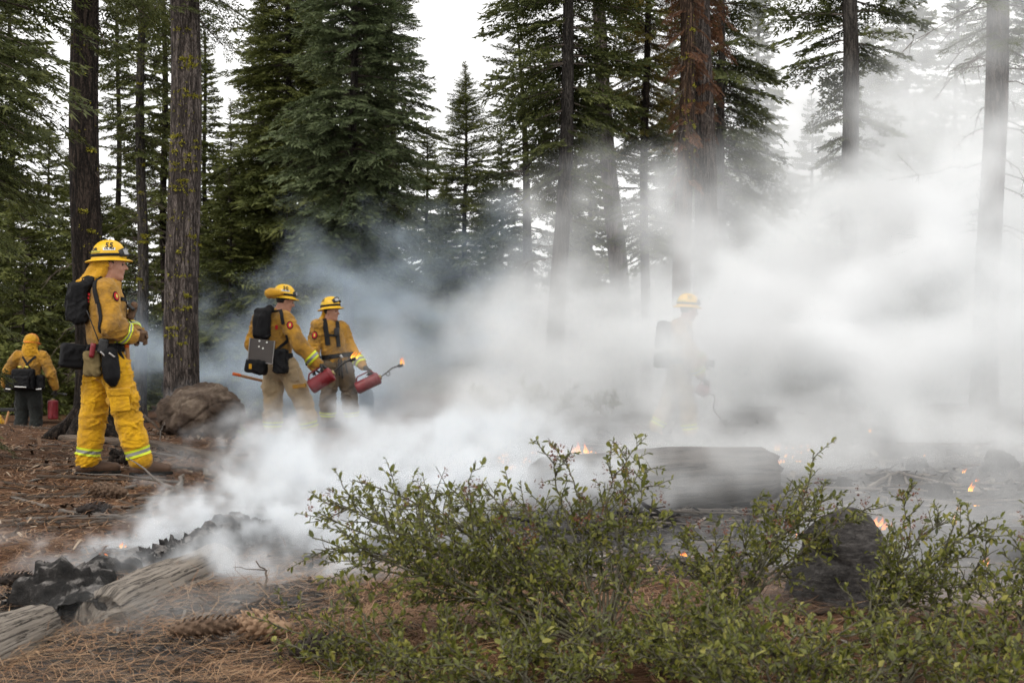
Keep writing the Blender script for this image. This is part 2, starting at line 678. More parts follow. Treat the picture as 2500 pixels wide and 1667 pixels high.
def bare_limbs(bk_, z0, z1, n, length, seed, axis, rad_tr=0.12, down=0.35, az=None, thick=0.014):
    r = np.random.default_rng(seed)
    for i in range(n):
        z = r.uniform(z0, z1)
        a = r.random() * 6.28 if az is None else az(r)
        L = length * r.uniform(0.4, 1.15)
        s = np.linspace(0, 1, 7)
        wob = np.cumsum(r.normal(0, 0.03, (7, 3)), 0) * L
        up = r.uniform(-0.25, 0.25)
        ax = axis(z)
        lp = np.stack([ax[0] + s * L * math.cos(a), ax[1] + s * L * math.sin(a), z + L * (up * s - down * s ** 2)], -1) + wob
        bk_.add(*tube_np(lp, np.linspace(thick * (0.6 + 0.4 * L), 0.003, 7), 4))
        for k in range(r.integers(3, 8)):
            q = r.integers(2, 6)
            d = lp[q] - lp[q - 1]
            d = d / np.linalg.norm(d) + r.normal(0, 0.7, 3) + np.array([0, 0, -0.35])
            d /= np.linalg.norm(d)
            l2 = L * r.uniform(0.12, 0.38)
            sp = lp[q][None] + d[None] * np.linspace(0, l2, 4)[:, None] + np.cumsum(r.normal(0, 0.02, (4, 3)), 0) * l2
            bk_.add(*tube_np(sp, np.linspace(0.006, 0.002, 4), 3))


def trunk_mesh(name, mat, axis, z0, z1, r0, r1, seed, k=28, flare=0.5, fl_h=0.5, rough=0.05, dz=0.09):
    n = max(8, int((z1 - z0) / dz))
    # finer rings low down, coarser above the picture
    zz = z0 + (z1 - z0) * np.linspace(0, 1, n) ** 1.25
    a = np.linspace(0, 2 * np.pi, k, endpoint=False)
    R = r0 + (r1 - r0) * (zz - zz[0]) / (zz[-1] - zz[0])
    R = R * (1 + flare * np.exp(-(zz - z0) / fl_h))
    C = np.array([axis(z) for z in zz])
    PP = np.stack(np.broadcast_arrays(np.cos(a)[None] * 2.6, np.sin(a)[None] * 2.6, zz[:, None] * 0.9 / max(r0, .1) * .3), -1)
    nz = fbm(PP, 3, seed)
    lob = 1 + 0.22 * np.exp(-(zz - z0) / (fl_h * 0.8))[:, None] * np.sin(a * 5 + seed)[None]
    fr = np.abs(fbm(np.stack(np.broadcast_arrays(np.cos(a)[None] * 7, np.sin(a)[None] * 7, zz[:, None] * 1.4), -1), 2, seed + 3))
    RR = R[:, None] * lob * (1 + rough * nz - rough * 1.1 * sstep(0.12, 0.0, fr))
    V = np.stack([C[:, 0, None] + RR * np.cos(a), C[:, 1, None] + RR * np.sin(a), np.repeat(zz[:, None], k, 1)], -1).reshape(-1, 3)
    i = np.arange(n - 1)[:, None] * k
    j = np.arange(k)[None]
    F = np.stack([i + j, i + (j + 1) % k, i + k + (j + 1) % k, i + k + j], -1).reshape(-1, 4)
    return mesh_np(name, V, F, mat, True)
# ------------------------------------------------------------------ the trees
def lichen_tufts(name, axis, r_of_z, z0, z1, n_rings, seed, mat, face=-math.pi / 2, spread=1.5, size=0.03, free=60):
    """yellow-green wolf lichen sitting in broken rings on the bark"""
    r = np.random.default_rng(seed)
    Q, T = [], []

    def tuft(z, a, s):
        ax = axis(z)
        R = r_of_z(z) * 1.01
        c = np.array([ax[0] + R * math.cos(a), ax[1] + R * math.sin(a), z])
        out = np.array([math.cos(a), math.sin(a), 0])
        for _ in range(9):
            d = out * r.uniform(0.3, 1) + r.normal(0, 0.7, 3)
            d /= np.linalg.norm(d)
            sd = np.cross(d, r.normal(0, 1, 3))
            sd = sd / (np.linalg.norm(sd) + 1e-6) * s * 0.4
            L = s * r.uniform(0.6, 1.3)
            p = c + r.normal(0, s * 0.4, 3)
            Q.append([p, p + d * L * .5 + sd, p + d * L, p + d * L * .5 - sd])
            T.extend([r.uniform(0.1, 1)] * 4)
    for i in range(n_rings):
        z = r.uniform(z0, z1)
        a0 = face + r.normal(0.35, 0.5)
        w = r.uniform(0.35, spread)
        for k in range(r.integers(6, 18)):
            tuft(z + r.normal(0, 0.012) + 0.0, a0 + r.uniform(-w, w) * 0.6, size * r.uniform(0.6, 1.3))
    for i in range(free):
        tuft(r.uniform(z0, z1), face + r.normal(0, 0.8), size * r.uniform(0.4, 0.9))
    Q = np.array(Q).reshape(-1, 3)
    return mesh_np(name, Q, np.arange(len(Q)).reshape(-1, 4), mat, False, {'tint': np.array(T)})


def tree(label, u0, u1, d, wpx, bark, crowns=(), tip=15.0, bare=(), lichen=None, seed=1, name='fir_tree', cat='fir tree',
         flare=0.5, k=26, top_r=0.35, group=None, base_w=None, trunk_dz=0.09, root=None, zbase=None):
    x0 = (u0 - 1250) / FPX * d
    ztop_frame = CAM_Z + HOR / FPX * d
    x1 = (u1 - 1250) / FPX * d
    zb = gz(x0, d) - 0.08 if zbase is None else zbase
    ph = seed * 1.7

    def axw(z):
        t = (z - zb) / (ztop_frame - zb)
        return np.array([x0 + (x1 - x0) * t + 0.035 * math.sin(z * 0.9 + ph), d + 0.03 * math.sin(z * 0.7 + ph)])
    base = np.array([x0, d, zb])

    def axis(z):
        q = axw(z + zb)
        return np.array([q[0] - x0, q[1] - d])
    H = tip - zb
    r0 = (base_w or wpx) / FPX * d / 2
    rm = wpx / FPX * d / 2
    t = empty(name, base, label, cat, group)

    def r_of(z):
        return r0 + (r0 * top_r - r0) * z / H
    # keep the measured width at mid picture
    if tip < ztop_frame + 0.3:
        top_r = 0.10
    zm = min(ztop_frame * 0.5, H * 0.4)
    kk = rm / max(1e-3, r_of(zm))
    link('trunk', trunk_mesh('trunk', bark, axis, 0.0, H, r0 * kk, r0 * kk * top_r, seed, k, flare, 0.35, 0.06, trunk_dz), t)
    limbs = Bulk()

    def v2z(v):
        return CAM_Z + (HOR - v) / FPX * d - zb
    for ci, c in enumerate(crowns):
        pts = sorted((v2z(v), rp / FPX * d) for v, rp in c['r'])
        zs = [p[0] for p in pts]
        rs = [p[1] for p in pts]
        zt = c.get('top', tip) - zb
        if zt > zs[-1]:
            zs.append(zt)
            rs.append(0.15)

        def rad(z, zs=zs, rs=rs):
            return float(np.interp(z, zs, rs))
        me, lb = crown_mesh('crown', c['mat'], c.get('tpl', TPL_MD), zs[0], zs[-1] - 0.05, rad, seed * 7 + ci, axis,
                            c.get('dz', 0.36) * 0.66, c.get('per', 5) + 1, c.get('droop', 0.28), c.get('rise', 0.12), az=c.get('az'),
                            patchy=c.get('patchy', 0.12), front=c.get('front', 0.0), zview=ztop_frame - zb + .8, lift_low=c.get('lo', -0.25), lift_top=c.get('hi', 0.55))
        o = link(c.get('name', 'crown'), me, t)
        if ci > 0 and c.get('label'):
            o['label'] = c['label']
        for V, F, A in zip(lb.V, lb.F, lb.A):
            limbs.V.append(V)
            limbs.A.append(A)
        nb = limbs.n
        for V, F in zip(lb.V, lb.F):
            limbs.F.append(F + nb)
        limbs.n += lb.n
    for (va, vb, n, Lpx, kw) in bare:
        bare_limbs(limbs, min(v2z(va), v2z(vb)), max(v2z(va), v2z(vb)), n, Lpx / FPX * d, seed * 13 + n, axis, **kw)
    if limbs.n:
        tag(link('limbs', limbs.mesh('limbs', M['twig_dead'], True), t), kind='stuff')
    if lichen:
        va, vb, nr_, size, free = lichen
        lo = link('lichen', lichen_tufts('lichen', axis, lambda z: (r_of(z) * kk), v2z(va), v2z(vb), nr_, seed, M['lichen'], size=size, free=free), t)
        lo['kind'] = 'stuff'
    return t


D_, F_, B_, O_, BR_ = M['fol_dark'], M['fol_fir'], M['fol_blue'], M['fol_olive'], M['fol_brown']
right = lambda r: r.normal(0.0, 0.6)
leftw = lambda r: math.pi + r.normal(0.0, 0.6)

# near trunks on the left
tree('tall dark trunk with flared roots behind the firefighter marked 55 at left', 226, 207, 18, 74, M['bark_dark'],
     [dict(mat=D_, r=[(-60, 260), (-600, 330)], tpl=TPL_XH, dz=0.5, per=5)], tip=15, seed=1, name='pine_tree', cat='pine tree', flare=0.95, k=40,
     bare=[(950, 620, 7, 170, dict(down=0.5, az=lambda r: math.pi + r.normal(0, .5))), (500, 60, 7, 120, {})], lichen=(700, 60, 3, 0.022, 26), base_w=92)
tree('thick grey trunk ringed with yellow lichen behind the brown boulder', 448, 449, 22, 80, M['bark_grey'],
     [dict(mat=D_, r=[(20, 200), (-600, 420)], tpl=TPL_XH, dz=0.5, per=5, patchy=.3)], tip=17, seed=2, name='pine_tree', cat='pine tree', flare=0.35, k=44,
     bare=[(700, 300, 4, 60, dict(az=right, thick=.008)), (860, 480, 4, 90, dict(az=leftw, thick=.008))], lichen=(900, 40, 34, 0.021, 130), base_w=90, top_r=0.5)
tree('slim pale grey trunk with sparse lichened twigs between the two thick trunks', 346, 345, 34, 25, M['bark_fir'],
     [dict(mat=D_, r=[(420, 60), (250, 105), (0, 120)], per=4, dz=0.5, patchy=0.3)], tip=14, seed=3,
     bare=[(740, 260, 34, 85, dict(thick=.008))], lichen=(740, 60, 12, 0.03, 70))
tree('thin dark trunk just left of the thick lichened trunk', 403, 400, 38, 17, M['bark_dark'],
     [dict(mat=F_, r=[(560, 60), (300, 90), (0, 90)], per=4, dz=0.5, patchy=0.2)], tip=15, seed=4, bare=[(760, 420, 18, 70, dict(thick=.008))])
tree('layered dark fir at the left edge behind the stooping firefighter', 28, 26, 40, 13, M['bark_fir'],
     [dict(mat=F_, r=[(1010, 150), (700, 140), (300, 115), (0, 90)], per=4, dz=0.46, patchy=.2)], tip=15, seed=5)
tree('dark overhanging fir whose boughs fill the top left corner', -215, -215, 13, 80, M['bark_dark'],
     [dict(mat=D_, tpl=TPL_XH, r=[(1010, 245), (800, 235), (560, 250), (300, 330), (120, 430), (0, 470), (-300, 430)], az=lambda r: r.normal(0.25, 0.8),
           per=4, dz=0.24, droop=0.40, patchy=0.34)], tip=9, seed=6)
tree('young fir with green tips left of the dark trunk', 120, 122, 45, 12, M['bark_fir'],
     [dict(mat=F_, r=[(1000, 130), (700, 120), (330, 20)], per=5, dz=0.42)], tip=8.6, seed=7)
tree('fir filling the gap between the dark trunk and the slim pale trunk', 290, 288, 44, 14, M['bark_fir'],
     [dict(mat=F_, r=[(1000, 120), (600, 110), (100, 60)], per=4, dz=0.5, patchy=.25)], tip=14, seed=8)
tree('pointed young fir rising right of the lichened trunk', 566, 565, 50, 9, M['bark_fir'],
     [dict(mat=F_, r=[(950, 150), (650, 105), (420, 45), (255, 6)], per=5, dz=0.42)], tip=10.2, seed=9)
tree('low bright green fir behind the brown boulder', 560, 560, 36, 10, M['bark_fir'],
     [dict(mat=F_, r=[(960, 120), (780, 115), (600, 70), (430, 8)], per=6, dz=0.3)], tip=5.8, seed=10)
tree('dense tall fir behind the firefighter marked 50', 712, 700, 37, 18, M['bark_fir'],
     [dict(mat=F_, tpl=TPL_HI, r=[(960, 160), (700, 190), (450, 185), (200, 150), (0, 120)], per=7, dz=0.32, patchy=0.04)], tip=16, seed=11)
tree('blue green fir with layered flat boughs and a bare lower trunk', 848, 864, 29, 22, M['bark_fir'],
     [dict(mat=B_, tpl=TPL_HI, r=[(650, 130), (560, 175), (380, 190), (200, 175), (0, 150)], per=6, dz=0.27, patchy=0.06, lo=-0.2)], tip=13, seed=12,
     bare=[(960, 660, 22, 120, dict(thick=.008, down=.6))])
tree('fir with ragged right side against the white sky', 965, 955, 35, 16, M['bark_fir'],
     [dict(mat=D_, tpl=TPL_HI, r=[(900, 95), (600, 100), (300, 125), (130, 95), (0, 60)], per=5, dz=0.34)], tip=13, seed=13)
tree('green fir half hidden between the dense tall fir and the pointed young fir', 640, 640, 47, 12, M['bark_fir'],
     [dict(mat=F_, r=[(950, 130), (600, 120), (200, 70)], per=6, dz=0.4)], tip=13, seed=14)
tree('narrow spire fir standing alone against the white sky gap', 1136, 1136, 45, 13, M['bark_fir'],
     [dict(mat=F_, tpl=TPL_HI, r=[(960, 150), (820, 140), (600, 122), (380, 78), (250, 42), (158, 5)], per=6, dz=0.32, patchy=0.05, hi=0.7)], tip=10.4, seed=15)
tree('dark leaning fir left of the tall mid trunk, its base in smoke', 1310, 1262, 33, 23, M['bark_dark'],
     [dict(mat=D_, tpl=TPL_HI, r=[(860, 70), (760, 105), (600, 140), (400, 140), (200, 105), (90, 25)], per=5, dz=0.36, patchy=0.15, front=.8)], tip=9, seed=16,
     bare=[(900, 640, 14, 90, dict(thick=.008))])
tree('tall mid trunk with dark foliage rising from the smoke', 1352, 1392, 25, 37, M['bark_fir'],
     [dict(mat=D_, tpl=TPL_HI, r=[(470, 90), (330, 150), (150, 200), (0, 215)], per=5, dz=0.30, patchy=0.1, front=.9)], tip=12, seed=17, base_w=50, top_r=0.25,
     bare=[(820, 430, 16, 80, dict(thick=.008))])
tree('slanting grey trunk fading into the white smoke', 1532, 1458, 32, 43, M['bark_grey'],
     [dict(mat=D_, tpl=TPL_HI, r=[(420, 70), (190, 120), (0, 150)], per=4, dz=0.36, patchy=0.2, front=.9)], tip=13, seed=18, bare=[(700, 200, 14, 80, dict(thick=.008))])
tree('slender fir with yellowing and rusty needles', 1574, 1578, 26, 20, M['bark_dark'],
     [dict(mat=O_, tpl=TPL_HI, r=[(330, 80), (150, 92), (0, 100)], per=5, dz=0.30, front=.7), dict(mat=D_, tpl=TPL_HI, r=[(620, 75), (500, 105), (330, 75)], top=CAM_Z + (HOR - 330) / FPX * 26, per=4, dz=0.3)], tip=11, seed=19)
tree('reddish trunk hung with dead rusty needles, left of the pair', 1664, 1676, 25, 42, M['bark_red'],
     [dict(mat=BR_, tpl=TPL_HI, r=[(520, 36), (300, 48), (0, 62)], per=2, dz=0.40, droop=0.7, patchy=0.4, front=.6)], tip=13, seed=20, name='pine_tree', cat='pine tree',
     bare=[(650, 100, 26, 70, dict(thick=.007, down=.7))], lichen=(420, 20, 10, 0.02, 60))
tree('stout grey trunk close behind the reddish trunk, right of the pair', 1724, 1716, 26.5, 56, M['bark_grey'],
     [dict(mat=BR_, tpl=TPL_HI, r=[(330, 40), (180, 60), (0, 95)], per=2, dz=0.36, droop=0.7, patchy=0.35, front=.7)], tip=14, seed=21, name='pine_tree', cat='pine tree',
     bare=[(700, 60, 26, 90, dict(thick=.007, down=.7))])
tree('broad dark fir right of the stout pair with drooping boughs', 1768, 1758, 33, 21, M['bark_fir'],
     [dict(mat=D_, tpl=TPL_HI, r=[(660, 110), (540, 185), (300, 170), (0, 140)], per=5, dz=0.31, droop=0.4, front=.8)], tip=14, seed=22, bare=[(800, 600, 14, 120, dict(thick=.008))])
tree('straight dark trunk with thin tiered boughs rising from the white smoke', 2076, 2074, 30, 42, M['bark_fir'],
     [dict(mat=D_, tpl=TPL_HI, r=[(490, 70), (330, 110), (180, 145), (0, 200)], per=4, dz=0.32, patchy=0.15, front=1.0)], tip=13, seed=23,
     bare=[(760, 420, 26, 120, dict(down=.6, thick=.008))], top_r=0.6, base_w=44)
tree('thick trunk with bare drooping limbs near the right edge', 2402, 2436, 22, 58, M['bark_grey'],
     [dict(mat=D_, tpl=TPL_XH, r=[(120, 100), (0, 170)], per=3, dz=0.35, patchy=0.3)], tip=12, seed=24, name='pine_tree', cat='pine tree',
     bare=[(560, 20, 26, 170, dict(down=.6, thick=.011)), (600, 0, 14, 210, dict(down=.4, az=leftw, thick=.011))], top_r=0.7, base_w=68)

# trees further back
far = [
    (1985, 56, 120, 230, 'hazy fir behind the straight dark trunk, on its left', F_), (2215, 60, 190, -200, 'tall hazy fir behind the smoke between the two right trunks', D_),
    (2330, 50, 120, -150, 'hazy fir just left of the thick right trunk', D_), (2520, 54, 150, -200, 'hazy fir at the right edge behind the thick trunk', D_),
    (1850, 64, 130, -80, 'hazy fir far behind the broad dark fir', F_), (1440, 56, 110, 180, 'distant fir behind the slanting grey trunk', F_), (1225, 60, 100, 330, 'small distant fir right of the narrow spire fir', F_),
    (2420, 48, 130, -60, 'hazy fir just behind the thick trunk with bare limbs', D_), (2130, 46, 130, 40, 'hazy fir showing right of the straight dark trunk', D_), (1640, 60, 110, 60, 'distant fir between the slender fir and the stout pair', F_),

    (1045, 60, 110, 300, 'distant fir between the ragged fir and the narrow spire fir', F_), (500, 62, 120, 80, 'distant fir just right of the lichened trunk', F_),
    (180, 60, 120, 330, 'distant fir behind the dark flared trunk', F_),
    (-60, 52, 160, 0, 'tall fir partly cut off by the left edge', F_),
    (760, 58, 140, -300, 'distant fir behind the dense tall fir', F_), (900, 56, 120, -250, 'distant fir behind the blue green fir', F_),
    (2110, 74, 150, 60, 'far fir blurred by smoke right of the straight dark trunk', F_),
    (245, 40, 100, 520, 'low young fir behind the dark flared trunk', F_), (60, 34, 110, 640, 'low bushy fir left of the stooping firefighter', F_),
    (1090, 52, 90, 420, 'short fir left of the narrow spire fir', F_), (1395, 48, 90, 300, 'fir half hidden behind the tall mid trunk', D_),
    (1900, 46, 110, 420, 'short fir right of the broad dark fir', D_), (420, 50, 90, 250, 'fir peeping out between the slim pale and the lichened trunk', F_),
    (330, 36, 90, 640, 'low young fir behind the slim pale trunk', F_), (480, 42, 100, 560, 'low young fir right of the lichened trunk', F_),
]
protos = {}
for i, (u, d, rp, vt, lab, mt) in enumerate(far):
    zt = CAM_Z + (HOR - vt) / FPX * d
    near_ = d < 45
    key = (near_, mt.name)
    known = protos.setdefault(key, [])
    x_ = (u - 1250) / FPX * d
    zb_ = gz(x_, d) - 0.08
    if len(known) < 2:
        t = tree(lab, u, u + (i % 3 - 1) * 6, d, 9 if near_ else 14, M['bark_fir'],
                 [dict(mat=mt, tpl=TPL_MD if near_ else TPL_LO, r=[(960, rp), (760, rp * .95), (min(500, (760 + vt) / 2), rp * .62), ], per=5 if near_ else 6, dz=0.36 if near_ else 0.5,
                       patchy=0.1)], tip=zt, seed=40 + i, k=10, trunk_dz=0.4, group='firs further back in the forest')
        known.append((t, rp / FPX * d, zt - zb_))
    else:
        t0_, R0, H0 = known[i % 2]
        t = copy_tree(t0_)
        t.location = (x_, d, zb_)
        q = rp / FPX * d / R0
        t.scale = (q, q, (zt - zb_) / H0)
        t.rotation_euler = (0, 0, 1.3 * i)
        t['label'] = lab
# ------------------------------------------------------------------ smoke: real volumes of drifting density
def mat_smoke(name, color, aniso=0.15, absorb=0.0, dens=1.0):
    m = bpy.data.materials.new(name)
    m.use_nodes = True
    t = m.node_tree
    t.nodes.clear()
    out = t.nodes.new('ShaderNodeOutputMaterial')
    pv = t.nodes.new('ShaderNodeVolumePrincipled')
    pv.inputs['Color'].default_value = (*color, 1)
    pv.inputs['Density'].default_value = dens
    pv.inputs['Anisotropy'].default_value = aniso
    pv.inputs['Density Attribute'].default_value = 'density'
    t.links.new(pv.outputs['Volume'], out.inputs['Volume'])
    return m


def smoke(name, label, blobs, lo, hi, vox, mat, n_scale=1.0, warp=0.3, amp=2.4, soft=0.6, gain=4.0, seed=0.0, stretch=(0.7, 0.4, 1), detail=7.0, rough=0.6):
    """blobs: (x,y,z, rx,ry,rz, density)"""
    g = bpy.data.node_groups.new(name, 'GeometryNodeTree')
    g.interface.new_socket('Geometry', in_out='OUTPUT', socket_type='NodeSocketGeometry')
    N, L = g.nodes, g.links
    go = N.new('NodeGroupOutput')
    pos = N.new('GeometryNodeInputPosition').outputs[0]

    def vm(op, a, b=None, scale=None):
        n = N.new('ShaderNodeVectorMath')
        n.operation = op
        for i, c in ((0, a), (1, b)):
            if c is None:
                continue
            if isinstance(c, (tuple, list)):
                n.inputs[i].default_value = c
            else:
                L.new(c, n.inputs[i])
        if scale is not None:
            n.inputs['Scale'].default_value = scale
        return n.outputs['Value'] if op == 'LENGTH' else n.outputs['Vector']

    def ma(op, a, b=None, clamp=False):
        n = N.new('ShaderNodeMath')
        n.operation = op
        n.use_clamp = clamp
        for i, c in ((0, a), (1, b)):
            if c is None:
                continue
            if isinstance(c, (int, float)):
                n.inputs[i].default_value = c
            else:
                L.new(c, n.inputs[i])
        return n.outputs[0]

    def noise(vec, sc, det, rough, out='Fac'):
        n = N.new('ShaderNodeTexNoise')
        n.inputs['Scale'].default_value = sc
        n.inputs['Detail'].default_value = det
        n.inputs['Roughness'].default_value = rough
        L.new(vec, n.inputs['Vector'])
        return n.outputs[out]
    p0 = vm('ADD', pos, (seed * 13.7, seed * 7.1, seed * 3.3))
    ps = vm('MULTIPLY', p0, stretch)
    wc = vm('SUBTRACT', noise(ps, 0.55 * n_scale, 4.0, 0.6, 'Color'), (0.5, 0.5, 0.5))
    w1 = vm('SCALE', wc, scale=warp * 2.2)
    pw = vm('ADD', pos, w1)
    pn = vm('ADD', ps, vm('SCALE', wc, scale=1.6 / n_scale))
    nz = noise(pn, 1.1 * n_scale, detail, rough)
    ed = ma('MULTIPLY', ma('SUBTRACT', nz, 0.5), amp)
    f = None
    for (x, y, z, rx, ry, rz, dn) in blobs:
        q = vm('MULTIPLY', vm('SUBTRACT', pw, (x, y, z)), (1 / rx, 1 / ry, 1 / rz))
        e = ma('ADD', ma('SUBTRACT', 1.0, vm('LENGTH', q)), ed)
        mr = N.new('ShaderNodeMapRange')
        mr.interpolation_type = 'SMOOTHSTEP'
        L.new(e, mr.inputs['Value'])
        mr.inputs['From Min'].default_value = 0.0
        mr.inputs['From Max'].default_value = soft
        mr.inputs['To Min'].default_value = 0.0
        mr.inputs['To Max'].default_value = dn
        f = mr.outputs[0] if f is None else ma('ADD', f, mr.outputs[0])
    d = ma('MULTIPLY', f, ma('MAXIMUM', ma('ADD', ma('MULTIPLY', ma('SUBTRACT', nz, 0.5), gain), 1.0), 0.0))
    d = ma('MAXIMUM', ma('SUBTRACT', d, 0.002), 0.0)
    vc = N.new('GeometryNodeVolumeCube')
    L.new(d, vc.inputs['Density'])
    vc.inputs['Min'].default_value = lo
    vc.inputs['Max'].default_value = hi
    for i, ax in enumerate('XYZ'):
        vc.inputs['Resolution ' + ax].default_value = max(4, int((hi[i] - lo[i]) / vox))
    sm = N.new('GeometryNodeSetMaterial')
    sm.inputs['Material'].default_value = mat
    L.new(vc.outputs[0], sm.inputs['Geometry'])
    L.new(sm.outputs[0], go.inputs[0])
    me = bpy.data.meshes.new(name)
    me.materials.append(mat)
    o = link(name, me)
    md = o.modifiers.new('drift', 'NODES')
    md.node_group = g
    return tag(o, label, 'smoke', kind='stuff')


def B(u, v, d, rx, ry, rz, dn):
    p = W(u, v, d)
    return (float(p[0]), float(p[1]), float(p[2]), rx, ry, rz, dn)


M['smoke_white'] = mat_smoke('smoke_white', (0.957, 0.97, 0.982), 0.0)
M['smoke_plume'] = mat_smoke('smoke_plume', (0.925, 0.957, 0.992), 0.0)
M['smoke_blue'] = mat_smoke('smoke_blue', (0.74, 0.87, 1.0), 0.0)

smoke('smoke_bank', 'thick white smoke bank climbing over the right half of the forest', [
    B(2010, 720, 20.5, 3.6, 3.2, 1.35, 0.46), B(2210, 620, 22, 3.6, 3.4, 2.0, 0.38), B(1760, 770, 20.0, 2.0, 2.2, 1.2, 0.34),
    B(2480, 720, 20.5, 2.6, 2.6, 1.6, 0.34), B(2020, 840, 31, 5.5, 2.6, 2.6, 0.5), B(2480, 840, 31, 4.5, 2.6, 2.6, 0.42), B(1640, 840, 31, 3.4, 2.2, 2.2, 0.34),
    B(1420, 840, 22, 2.6, 2.0, 1.6, 0.20), B(1190, 930, 19, 2.2, 2.0, 1.1, 0.24), B(1300, 900, 26, 5.0, 2.4, 1.9, 0.30), B(1480, 780, 29, 3.6, 3, 2.2, 0.30),
    B(2440, 440, 19, 1.5, 1.6, 2.1, 0.36), B(2330, 330, 24, 2.6, 3, 1.8, 0.20), B(2480, 80, 21, 1.5, 2.0, 1.7, 0.16), B(2180, 470, 26, 2.8, 3, 2.2, 0.24),
    B(1670, 800, 15.2, 2.1, 1.0, 1.9, 1.55), B(1980, 900, 22, 3.0, 1.6, 1.1, 0.65), B(1960, 915, 16.4, 1.7, .9, .75, 0.9), B(1480, 880, 24, 5.0, 2.0, 1.7, 0.55), B(2420, 880, 16.8, 2.8, 1.5, 1.05, 1.0), B(2050, 880, 17.5, 2.8, 1.5, .9, 0.75), B(1400, 990, 15.2, 2.4, 1.2, 0.65, 0.50), B(2250, 850, 18.5, 3.8, 1.8, 0.95, 0.75), B(1880, 880, 18.5, 2.4, 1.6, 0.85, 0.55), B(2560, 820, 18, 1.8, 1.8, 1.0, 0.40),
    B(2100, 250, 42, 9, 6, 6.5, 0.06), B(2350, 450, 44, 9, 6, 6.5, 0.08), B(1900, 480, 36, 3.8, 4, 4.4, 0.09), B(1990, 540, 27, 4, 3, 1.9, 0.15), B(2080, 60, 38, 4, 4, 4, 0.04)],
    (-8.0, 12.4, -0.3), (17.5, 50.0, 13.5), 0.17, M['smoke_white'], n_scale=0.9, warp=0.8, amp=2.6, soft=1.0, gain=5.0, seed=1)
smoke('blue_smoke', 'thin blue smoke hanging behind the firefighters', [
    B(900, 740, 24, 2.3, 2.0, 1.5, 0.18), B(1040, 850, 22, 2.0, 1.8, 1.2, 0.22), B(620, 870, 25, 2.4, 2.2, 1.0, 0.20),
    B(390, 850, 25, 1.1, 1.8, 1.0, 0.26), B(1120, 640, 28, 2.5, 2.2, 1.5, 0.12), B(760, 970, 20.5, 1.6, 1.2, .6, 0.35), B(540, 1000, 20.5, 1.0, 1.2, .5, 0.25)],
    (-8.5, 18.0, -0.5), (2.6, 31.0, 5.2), 0.13, M['smoke_blue'], n_scale=1.3, warp=0.6, amp=2.8, soft=0.8, gain=5.0, seed=2)
smoke('smoke_plume', 'billowing white plume drifting away from the charred log', [
    B(860, 1120, 10.0, .95, .8, .34, 1.5), B(1060, 1090, 11.0, 1.2, .9, .40, 1.3), B(1250, 1080, 11.5, 1.2, .9, .36, 1.1), B(690, 1150, 10.0, .5, .6, .26, 1.4),
    B(370, 1165, 10.9, .30, .25, .11, 1.4), B(440, 1110, 12.0, .6, .5, .14, .4), B(860, 1030, 14.2, 1.1, .7, .32, .55), B(500, 1050, 15.8, .5, .4, .11, .3), B(650, 1050, 15.2, .8, .5, .25, .45)],
    (-4.4, 8.8, -0.15), (2.8, 16.6, 1.6), 0.045, M['smoke_plume'], n_scale=2.4, warp=0.3, amp=3.2, soft=0.9, gain=6.0, rough=.68, seed=3, stretch=(0.9, .45, 1))
smoke('plume_root', 'curling smoke pouring off the crest of the charred log', [
    B(740, 1190, 9.0, .5, .4, .26, 2.6), B(1100, 1180, 8.8, .8, .4, .28, 2.0), B(930, 1230, 8.4, .75, .5, .28, 2.2), B(520, 1215, 8.5, .34, .3, .12, 2.0), B(1330, 1160, 8.3, .6, .3, .30, 1.3),
    B(590, 1310, 7.0, .60, .3, .20, 2.6), B(800, 1330, 7.0, .7, .35, .28, 2.6), B(330, 1335, 6.8, .40, .22, .10, 2.6), B(170, 1405, 6.0, .36, .2, .09, 2.2), B(690, 1260, 7.7, .6, .3, .22, 2.6),
    B(660, 1430, 5.8, .65, .25, .20, 2.2), B(440, 1410, 5.8, .42, .2, .14, 2.4), B(1000, 1330, 6.6, .6, .3, .22, 1.4), B(430, 1290, 7.4, .38, .2, .13, 2.4), B(850, 1450, 5.7, .5, .25, .18, 1.6), B(230, 1480, 5.4, .35, .15, .08, 1.8)],
    (-3.3, 5.1, -0.15), (1.5, 9.8, 1.0), 0.026, M['smoke_plume'], n_scale=4.6, warp=0.22, amp=3.8, soft=0.8, gain=7.0, rough=.70, seed=5, stretch=(0.9, .45, 1))
smoke('ground_smoke', 'low veil of smoke drifting over the burnt ground', [
    B(1900, 1070, 12, 3.4, 1.8, .6, 0.24), B(2300, 1040, 12.5, 3.0, 2.0, .8, 0.26), B(1400, 1150, 8.5, .9, .4, .42, 1.0), B(1540, 1160, 8.4, .6, .4, .30, .6), B(1820, 1130, 8.5, .8, .4, .28, .42), B(2150, 1150, 8.8, 2.2, 1.0, .5, .26), B(2500, 1200, 8.0, 1.4, 1.0, .5, .24),
    B(2330, 1300, 6.0, 1.0, .4, .30, 0.55), B(1850, 1330, 6.4, .9, .4, .24, .4), B(2300, 1490, 5.2, .6, .35, .24, 1.0), B(2050, 1560, 5.0, .45, .3, .18, 0.9), B(130, 1590, 4.7, .44, .22, .14, 2.0), B(60, 1330, 7.0, .5, .3, .12, 1.5), B(340, 1510, 4.9, .6, .2, .15, 1.6), B(560, 1490, 5.2, .6, .25, .16, 1.1)],
    (-2.6, 4.0, -0.15), (6.5, 17.0, 2.0), 0.065, M['smoke_white'], n_scale=2.0, warp=0.3, amp=2.8, soft=1.0, gain=5.0, seed=4)
def unit(v):
    v = np.asarray(v, float)
    return v / np.linalg.norm(v)


